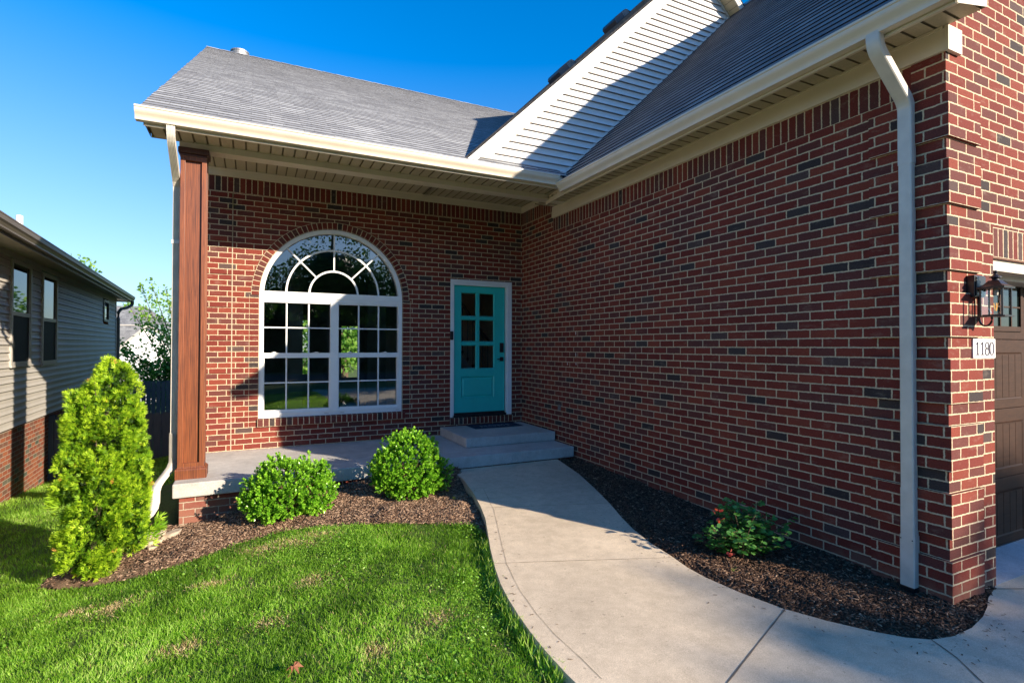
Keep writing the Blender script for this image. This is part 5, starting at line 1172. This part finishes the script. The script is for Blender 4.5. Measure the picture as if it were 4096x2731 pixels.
stone(-.83, 5.93, -.05, (.13, .08, .05), 'orange lichened block on top of the stones by the downspout', 1)
stone(-.84, 5.86, -.115, (.12, .08, .04), 'flat pale stone under the lichened block by the downspout', 2)
stone(-.68, 5.98, -.10, (.09, .10, .05), 'shaded stone between the lichened block and the porch bricks', 3)
stone(-.80, 5.72, -.115, (.045, .035, .022), 'small loose pale stone lying in front of the stone pile', 4)

# ---- trees
def tree(name, base, top, blobs, n, size, mat, label, trunk_r, seed, template=None, shell=.35, group=None, limbs=12):
    r = np.random.default_rng(seed); t = thing(name, base, label, 'tree', group); b = Vector(base); tp = Vector(top)
    m = MB(); mid = b.lerp(tp, .5)+Vector((r.normal(0, .05), r.normal(0, .05), 0))*(tp-b).length*.4
    m.tube([b-Vector((0, 0, .2)), b.lerp(mid, .5), mid, tp], [trunk_r*1.2, trunk_r, trunk_r*.8, trunk_r*.35], 9)
    for k, bl in enumerate(blobs):
        c = Vector(bl[:3]); 
        for q in range(2): 
            s0 = b.lerp(tp, r.uniform(.3, .8)); e = c+Vector(r.normal(0, .4, 3))*min(bl[3:6]); m.tube([s0, s0.lerp(e, .5)+Vector((0, 0, .08*(e-s0).length)), e], [trunk_r*.4, trunk_r*.25, trunk_r*.08], 6)
    m.build('trunk', M['bark'], t, merge=False)
    P, D, rad = ell_points(n, blobs, shell, r); cl = r.normal(size=P.shape)
    lum = vnoise(P[:, 0]+P[:, 1]*.7, P[:, 2]+P[:, 1]*.3, 1.6/max(.4, np.mean([q[3] for q in blobs])), seed); k = lum+r.normal(0, .16, len(P)) > .33; P, D, rad, lum = P[k], D[k], rad[k], lum[k]
    d = D*.5+np.array([0, 0, -.1])+r.normal(0, .6, D.shape)
    scatter('crown', template or leaf_t, P, upmats(d, .7), r.uniform(size[0], size[1], len(P)), np.clip(.15+.5*rad+(lum-.5)*.5+r.normal(0, .15, len(P)), 0, 1), M[mat], t); return t

# sparse arching tree between the houses
def wisp(base, label):
    r = np.random.default_rng(77); t = thing('crepe_tree', base, label, 'tree'); m = MB(); PP, DD = [], []
    b = Vector((-1.9, 17.2, -.7)); tips = []
    for (tx, ty, tz) in [(-3.1, 16.9, 3.05), (-2.75, 17.2, 3.35), (-2.45, 16.8, 3.4), (-2.15, 17, 3.3), (-1.9, 17.1, 3.5), (-3.2, 16.6, 1.9), (-3.35, 17, 1.75), (-3.0, 16.8, 1.55), (-2.0, 16.6, 2.8), (-2.3, 17.2, 2.5), (-1.6, 17, 2.9), (-2.6, 16.8, 1.3), (-2.2, 16.6, 1.6), (-1.8, 17, 1.9), (-2.7, 17, 2.7), (-2.9, 17.1, 1.2), (-1.5, 17, 2.3)]:
        e = Vector((tx, ty, tz)); s0 = b+Vector((r.normal(0, .05), 0, r.uniform(.3, 1.0))); mid = s0.lerp(e, .5)+Vector((.12, 0, .12)); m.tube([b, s0, mid, e], [.03, .025, .015, .004], 6)
        n = 190
        for q in range(n):
            u = r.random()**.6; p = s0.lerp(mid, u*2) if u < .5 else mid.lerp(e, u*2-1); sp_ = .24*(1.15-u); p = p+Vector(r.normal(0, 1, 3))*sp_; PP.append(tuple(p)); DD.append(tuple((e-s0).normalized()*.6+Vector(r.normal(0, .6, 3))))
    m.v = [(v[0]*1.53, v[1]*1.53, 1.7+(v[2]-1.7)*1.53) for v in m.v]; m.build('trunk', M['bark'], t, merge=False)
    PP, DD = np.array(PP), np.array(DD)
    q0 = np.array([0, 0, 1.7]); PP = q0+(PP-q0)*1.53
    scatter('crown', leaf_t, PP, upmats(DD, .6), r.uniform(.09, .16, len(PP)), np.clip(.35+(PP[:, 2]-1)*.18+r.normal(0, .18, len(PP)), 0, 1), M['tree2'], t)
    bl = [(-2.3, 17.6, .75, .75, .5, .55), (-1.7, 17.4, .9, .6, .5, .8), (-2.6, 17.8, .25, .5, .4, .5), (-1.9, 17.8, .3, .6, .4, .5)]
    P, D, rad = ell_points(5200, bl, .3, r); P = q0+(P-q0)*1.53; scatter('crown', leaf_t, P, upmats(D+r.normal(0, .5, D.shape), .6), r.uniform(.08, .15, len(P)), np.clip(r.normal(.35, .2, len(P)), 0, 1), M['tree'], t)
wisp((-1.9*1.53, 17.2*1.53, -2.0), 'wispy light green tree with arching shoots between the two houses')
tree('leafy_tree', (-7.2, 26, -2.0), (-6.3, 26, 4.6), [(-6.2, 26, 4.4, .75, .7, .85), (-6.9, 26, 4.0, .9, .8, .9), (-6.0, 26, 3.6, .8, .8, .7)], 1900, (.10, .17), 'tree2', 'green treetop showing above the neighbouring roof', .12, 5)
# back-garden tree seen through the rooms
tree('leafy_tree', (5.0, 34, -3), (5.0, 34, 6), [(6.5, 41, 3.6, 4.0, 2, 3.4), (4.6, 33, 3.2, 2.6, 2, 3.2), (2.4, 34, 1.5, 1.8, 1.5, 3), (6.8, 34, 3, 2, 1.5, 3)], 11000, (.16, .30), 'tree2', 'back garden tree seen through the lower sashes of the arched window', .25, 6)
# trees across the street: reflected in the glass and shading the garage front
BT = 'street trees behind the viewer'
tree('street_tree', (22.4, -25, -.4), (22.6, -25, 11.5), [(23.2, -25, 10.0, 2.5, 2.6, 2.7), (21.4, -25, 11.0, 1.3, 1.5, 1.4), (25.6, -25, 9.6, 2.2, 2, 2.8), (22.4, -25, 6.2, 3.2, 2.6, 2.2), (19.2, -25, 11.1, 1.2, 1.2, .75)], 9000, (.24, .40), 'tree', 'tall broad street tree that shades the garage corner', .30, 8, shell=.2)
tree('street_tree', (4.2, -17, -.4), (4.2, -17, 8.5), [(4.2, -17, 6.2, 2.4, 2.4, 2.4), (2.4, -17.5, 5.0, 1.8, 1.8, 1.8), (6.0, -17.5, 5.0, 2.0, 1.8, 1.9)], 11000, (.12, .20), 'treed', 'street tree mirrored in the middle of the arched window', .22, 9, shell=.25)
tree('street_tree', (-1.2, -20, -.4), (-1.2, -20, 8), [(-1.2, -20, 5.2, 2.8, 2.4, 2.8), (-4.0, -20, 4.2, 2.2, 2, 2.2)], 9000, (.13, .22), 'treed', 'street tree mirrored in the left of the arched window', .22, 10, shell=.25)
tree('street_tree', (9.8, -20, -.4), (9.8, -20, 8), [(9.8, -20, 6.4, 2.6, 2.4, 2.6), (12.6, -21, 5.2, 2.4, 2.2, 2.2), (9.8, -20, 3.8, 3.6, 2, 1.8)], 11000, (.13, .22), 'treed', 'street tree mirrored in the right of the arched window', .22, 12, shell=.25)
def core(parent, blobs, k=.60):  # solid dark blobs added inside crowns to block sky glimpses in reflections
    import bmesh
    for bl in blobs:
        bm = bmesh.new(); bmesh.ops.create_icosphere(bm, subdivisions=3, radius=1)
        for v in bm.verts: q = k*(1+.14*sin(v.co.x*5+bl[0])*cos(v.co.z*4+bl[1])); v.co = Vector((bl[0]+v.co.x*bl[3]*q-parent.location.x, bl[1]+v.co.y*bl[4]*q-parent.location.y, bl[2]+v.co.z*bl[5]*q-parent.location.z))
        me = bpy.data.meshes.new('backing_core'); bm.to_mesh(me); bm.free(); me.materials.append(M['treed']); o = bpy.data.objects.new('backing_core', me); COL.objects.link(o); o.parent = parent
for o_ in [q for q in COL.objects if q.name.startswith('street_tree')]:
    if abs(o_.location.y+25) < .1: continue
    core(o_, {4: [(4.2, -17, 6.0, 2.2, 2.2, 2.1), (2.4, -17.5, 4.6, 1.6, 1.6, 1.8), (6.0, -17.5, 4.6, 1.8, 1.6, 1.8)], -1: [(-1.2, -20, 5.0, 2.6, 2.2, 2.6), (-4.0, -20, 4.0, 2, 1.8, 2)], 9: [(9.8, -20, 6.2, 2.4, 2.2, 2.4), (12.6, -21, 5.0, 2.2, 2, 2), (9.8, -20, 3.8, 3.4, 1.8, 1.8)]}[int(o_.location.x)])
hd = thing('hedge', (3, -28, -.5), 'tall leafy hedge across the street mirrored in the lower panes', 'hedge')
P, D, rad = ell_points(30000, [(x, -28-(x % 2)*.8, 2.4+.5*sin(x*1.7), 3.0, 1.5, 4.0+.7*sin(x*.9)) for x in range(-18, 26, 3)], .5); k = P[:, 2] > -.5; scatter('foliage', leaf_t, P[k], upmats(D[k], .7), rg.uniform(.3, .5, k.sum()), rg.beta(2, 3, k.sum()), M['treed'], hd)
core(hd, [(x, -28.2, 2.4, 3.2, 1.3, 4.0) for x in range(-18, 26, 3)], .86)

# ================================================================== NEIGHBOURS
nb = thing('neighbour_house', (-5.5, 12, -.7), 'single-storey house with taupe lap siding over an orange brick base, left of the lawn', 'house')
def nx(y): return -3.3-.045*(y-10.9)
NY0, NY1 = 3.5, 19.3; NZS = .455
def nlap(m, z0, z1, ex, gaps):
    z = z0
    while z < z1-.01:
        zt = min(z+ex, z1); cuts = [NY0]
        for (a, b, c, d) in gaps:
            if zt > c+.001 and z < d-.001: cuts += [a, b]
        cuts.append(NY1)
        for a, b in zip(cuts[0::2], cuts[1::2]):
            zm = z+ex*.5
            P = lambda y, o, zz_: (nx(y)+o, y, zz_)
            m.poly([P(a, .022, z), P(b, .022, z), P(b, .022, z+.005), P(a, .022, z+.005)]); m.poly([P(a, .022, z+.005), P(b, .022, z+.005), P(b, .004, zm), P(a, .004, zm)])
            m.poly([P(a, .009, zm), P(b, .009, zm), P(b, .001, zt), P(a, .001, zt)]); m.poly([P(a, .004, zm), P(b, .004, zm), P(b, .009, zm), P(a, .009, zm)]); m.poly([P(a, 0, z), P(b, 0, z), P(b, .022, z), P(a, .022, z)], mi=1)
        z += ex
wins = [(10.40, 11.34, 1.395, 3.01), (11.95, 12.90, 1.375, 2.985), (17.40, 18.10, 2.35, 2.93)]
m = MB(); nlap(m, NZS, 3.10, .114, wins); m.build('siding_wall', [M['greysiding'], M['lapshade']], nb, merge=False)
m = MB(); m.poly([(nx(NY0)-.02, NY0, -1.6), (nx(NY1)-.02, NY1, -1.6), (nx(NY1)-.02, NY1, NZS), (nx(NY0)-.02, NY0, NZS)]); m.poly([(nx(NY1), NY1, -1.6), (nx(NY1)-8, NY1, -1.6), (nx(NY1)-8, NY1, 3.1), (nx(NY1), NY1, 3.1)]); m.build('brick_foundation', M['brick_n'], nb)
m = MB(); m.box(nx(NY1)-.08, nx(NY1)+.022, NY1-.05, NY1+.02, NZS, 3.08); m.box(nx(NY0)-.06, nx(NY0)+.02, NY0-.05, NY0, -1, 3.08)
def nbox(m, ya, yb, o0, o1, z0, z1):
    P = [(nx(y)+o, y, z) for z in (z0, z1) for y, o in ((ya, o0), (yb, o0), (yb, o1), (ya, o1))]
    for q in ((0, 1, 5, 4), (1, 2, 6, 5), (2, 3, 7, 6), (3, 0, 4, 7), (4, 5, 6, 7), (3, 2, 1, 0)): m.poly([P[i] for i in q])
nbox(m, NY0, NY1, 0, .03, 3.03, 3.10); m.build('corner_trim', M['ntrim'], nb, merge=False)
dk = NT('neighbour_pane'); dk.set(Base_Color=(.015, .02, .025, 1), Roughness=.02, Specular_IOR_Level=1.); scr = plain('insect_screen', (.018, .022, .022), .7, .3)
for i, (a, b, c, d) in enumerate(wins):
    m = MB(); f = .055 if i < 2 else .06
    for q in ((a, a+f, c, d), (b-f, b, c, d), (a+f, b-f, c, c+f), (a+f, b-f, d-f, d)): nbox(m, q[0], q[1], -.02, .035, q[2], q[3])
    zm = c+(d-c)*.49
    if i < 2: nbox(m, a+f, b-f, -.02, .028, zm-.03, zm+.03); nbox(m, a-.01, b+.01, .0, .045, c-.03, c)
    wn = m.build('window', M['ntrim'], nb, merge=False)
    m = MB(); z0 = zm if i < 2 else c; m.poly([(nx(a+f)+.006, a+f, z0), (nx(b-f)+.006, b-f, z0), (nx(b-f)+.006, b-f, d-f), (nx(a+f)+.006, a+f, d-f)]); m.build('pane', dk.m, wn)
    if i < 2: m = MB(); m.poly([(nx(a+f)+.012, a+f, c+f), (nx(b-f)+.012, b-f, c+f), (nx(b-f)+.012, b-f, zm), (nx(a+f)+.012, a+f, zm)]); m.build('screen', scr, wn)
E0, E1 = (-2.30, 3.5), (-3.33, 20.0)
ex_ = lambda y: E0[0]+(E1[0]-E0[0])*(y-E0[1])/(E1[1]-E0[1])
m = MB(); ns = 120
for i in range(ns):
    ya = E0[1]+(E1[1]-E0[1])*i/ns; yb = E0[1]+(E1[1]-E0[1])*(i+1)/ns-.012
    m.poly([(ex_(ya)-.1, ya, 3.075), (ex_(yb)-.1, yb, 3.075), (nx(yb)-.05, yb, 3.102), (nx(ya)-.05, ya, 3.102)])
    m.poly([(ex_(yb)-.1, yb, 3.082), (ex_(yb+.012)-.1, yb+.012, 3.082), (nx(yb+.012)-.05, yb+.012, 3.109), (nx(yb)-.05, yb, 3.109)])
m.build('soffit', plain('taupe_soffit', (.34, .30, .24), .6), nb, merge=False)
m = MB()
prof = [(0, .14), (0, 0), (.07, 0), (.072, .02), (.09, .05), (.11, .07), (.115, .12), (.12, .125), (.12, .14)]
for (a, za), (b, zb2) in zip(prof[:-1], prof[1:]): m.poly([(ex_(E0[1])-.1+a, E0[1], 3.07+za), (ex_(E0[1])-.1+b, E0[1], 3.07+zb2), (ex_(E1[1])-.1+b, E1[1], 3.07+zb2), (ex_(E1[1])-.1+a, E1[1], 3.07+za)])
m.poly([(ex_(E1[1])-.1+a, E1[1], 3.07+z) for a, z in prof])
m.build('gutter', M['taupetrim'], nb, merge=False)
m = MB(); m.poly([(ex_(E0[1])-.1, E0[1], 3.03), (ex_(E1[1])-.1, E1[1], 3.03), (ex_(E1[1])-.1, E1[1], 3.19), (ex_(E0[1])-.1, E0[1], 3.19)]); m.poly([(ex_(E1[1])-.1, E1[1], 3.05), (nx(19.3)-8, 20.0, 3.05), (nx(19.3)-8, 20.0, 3.2), (ex_(E1[1])-.1, E1[1], 3.2)]); m.poly([(ex_(E1[1])-.1, 19.3, 3.09), (ex_(E1[1])-.1, 20, 3.07), (nx(19.3)-8, 20, 3.07), (nx(19.3)-8, 19.3, 3.09)])
m.build('fascia', M['taupetrim'], nb, merge=False)
m = MB(); m.poly([(ex_(E0[1]), E0[1], 3.19), (ex_(E1[1]), E1[1], 3.19), (-7.6, 15.4, 4.35), (-7.6, 3.5, 4.35)]); m.poly([(ex_(E1[1]), E1[1], 3.19), (-11.5, 20.0, 3.19), (-7.6, 15.4, 4.35)]); m.poly([(-7.6, 3.5, 4.35), (-7.6, 15.4, 4.35), (-11.5, 20, 3.19), (-11.5, 3.5, 3.19)]); m.build('roof', M['shingle'], nb, merge=False)
m = MB(); m.tube([(-3.205, 10.5, 3.3), (-3.205, 10.5, 3.672)], .044, 14); m.build('vent_pipe', M['pipe'], nb, smooth=True)
sp = MB(); ys_ = 19.55
sp.tube([(ex_(19.8)-.03, 19.8, 3.08), (ex_(19.8)-.05, 19.8, 2.95), (ex_(19.8)-.15, 19.7, 2.86), (nx(19.4)+.10, 19.5, 2.80), (nx(19.4)+.05, 19.42, 2.70), (nx(19.4)+.05, 19.42, 2.5), (nx(19.4)+.05, 19.42, -1.2)], .045, 8); sp.build('downspout', M['taupetrim'], nb, smooth=True)

fh = thing('far_house', (-6.8, 47, -3), 'distant pale house with steep brown-grey roof behind the fence', 'house')
def wf(z): return z
m = MB()
z = -2.4
while z < 3.05:
    zt = z+.16; hw = lambda q: (3.10-q)*1.0
    xl0, xr0 = max(-9.4, -6.66-hw(z)*1.03), min(-3.2, -6.66+hw(z)*.80); 
    m.poly([(xl0, 45-.02, z), (xr0, 45-.02, z), (min(-3.2, -6.66+hw(zt)*.80), 45, zt), (max(-9.4, -6.66-hw(zt)*1.03), 45, zt)]); z = zt
m.build('wall', M['farsiding'], fh, merge=False)
m = MB(); m.poly([(-14, 45.6, 1.0), (-8.6, 45.6, 1.0), (-6.66, 45.6, 3.22), (-6.66, 47.2, 3.22), (-14, 47.2, 3.22)]); m.poly([(-14, 47.2, 3.22), (-6.2, 47.2, 3.22), (-7.5, 49.5, 4.75), (-14, 49.5, 4.75)]); m.poly([(-7.5, 49.5, 4.75), (-6.2, 47.2, 3.22), (-3.5, 47.2, 1.4), (-3.0, 52, 1.0)])
m.poly([(-6.66, 44.7, 3.20), (-6.66, 48, 3.20), (-2.6, 48, 0.0), (-2.6, 44.7, 0.0)]); m.poly([(-6.66, 44.7, 3.20), (-6.66, 46, 3.20), (-9.6, 46, .5), (-9.6, 44.9, .5)]) 
m.build('roof', M['shingle_d'], fh, merge=False)
m = MB(); m.poly([(-6.66, 44.65, 3.06), (-6.66, 44.65, 3.24), (-2.6, 44.65, .02), (-2.6, 44.65, -.16)]); m.poly([(-6.66, 44.65, 3.06), (-6.66, 44.65, 3.24), (-9.6, 44.65, .38), (-9.6, 44.65, .22)]); m.box(-14, -7.0, 47.12, 47.18, 3.18, 3.25); m.build('rake_board', M['ntrim'], fh, merge=False)

# fences
fc = thing('fence', (-2, 12.6, -.9), 'dark weathered board fence closing the gap between the houses', 'fence')
m = MB(); x = -3.45; r = np.random.default_rng(4)
while x < -.62:
    z = .37+r.uniform(-.012, .012); m.poly([(x, 12.6, -1.3), (x+.132, 12.6, -1.3), (x+.132, 12.6, z-.03), (x+.10, 12.6, z), (x+.032, 12.6, z), (x, 12.6, z-.03)]); m.box(x+.001, x+.131, 12.602, 12.618, -1.3, z-.03); x += .14
m.build('boards', M['fence'], fc, merge=False)
for xx in (-3.35, -1.95, -.72): b = MB(); b.box(xx-.045, xx+.045, 12.62, 12.71, -1.4, .40); b.build('post', M['fence'], fc)
b = MB(); b.box(-3.45, -.62, 12.62, 12.66, .12, .20); b.box(-3.45, -.62, 12.62, 12.66, -.75, -.67); b.build('rail', M['fence'], fc, merge=False)
fc = thing('fence', (-3, 23, -2), 'grey board fence far behind the dark near fence', 'fence')
m = MB(); x = -7.5
while x < 1: m.box(x, x+.13, 23, 23.02, -1.9, .42+r.uniform(-.01, .01)); x += .15
m.build('boards', M['palefence'], fc, merge=False)
b = MB(); b.box(-7.5, 1, 23.02, 23.07, .05, .14); b.build('rail', M['palefence'], fc)

# stray chips on the walk, lime marks on the garage wall
n = 150; r = np.random.default_rng(15); P = []
for _ in range(n):
    e = right_edge if r.random() < .75 else left_edge; i = r.integers(0, len(e)-1); t = r.random(); x = e[i][0]+(e[i+1][0]-e[i][0])*t; y = e[i][1]+(e[i+1][1]-e[i][1])*t; o = abs(r.normal(0, .10))+.01
    x += -o if e is right_edge else o
    if e is right_edge and y < 2.2: y -= o
    P.append((x, y, float(zw(y))+.003))
P = np.array(P); k = inpoly(P[:, 0], P[:, 1], concrete_out) & (P[:, 1] < 6.1); P = P[k]; n = len(P); a = r.uniform(0, 6.28, n)
struct(scatter('stray_chips', ([(-1, -1, 0), (1, -1, 0), (.6, 1, .5), (-.8, .9, .3)], [(0, 1, 2, 3)]), P, upmats(np.stack([np.cos(a), np.sin(a), np.zeros(n)], 1), .05), np.stack([r.uniform(.0015, .004, n), r.uniform(.004, .014, n), np.full(n, .002)], 1), r.uniform(.1, .7, n), M['chip']), 'stuff')
for px_, py_, hh_ in ((2303, 1332, .05), (2303, 1418, .05), (2304, 1455, .03), (2270, 1455, .03)):
    d = ray(px_, py_); t = (XW-.002)/d[0]; y, z = d[1]*t, CZ+d[2]*t
    m = MB(); m.poly([(XW-.002, y-.008, z-hh_*.5), (XW-.002, y+.006, z-hh_*.45), (XW-.002, y+.008, z+hh_*.5), (XW-.002, y-.004, z+hh_*.42)]); m.build('lime_mark', M['signwhite'], H)
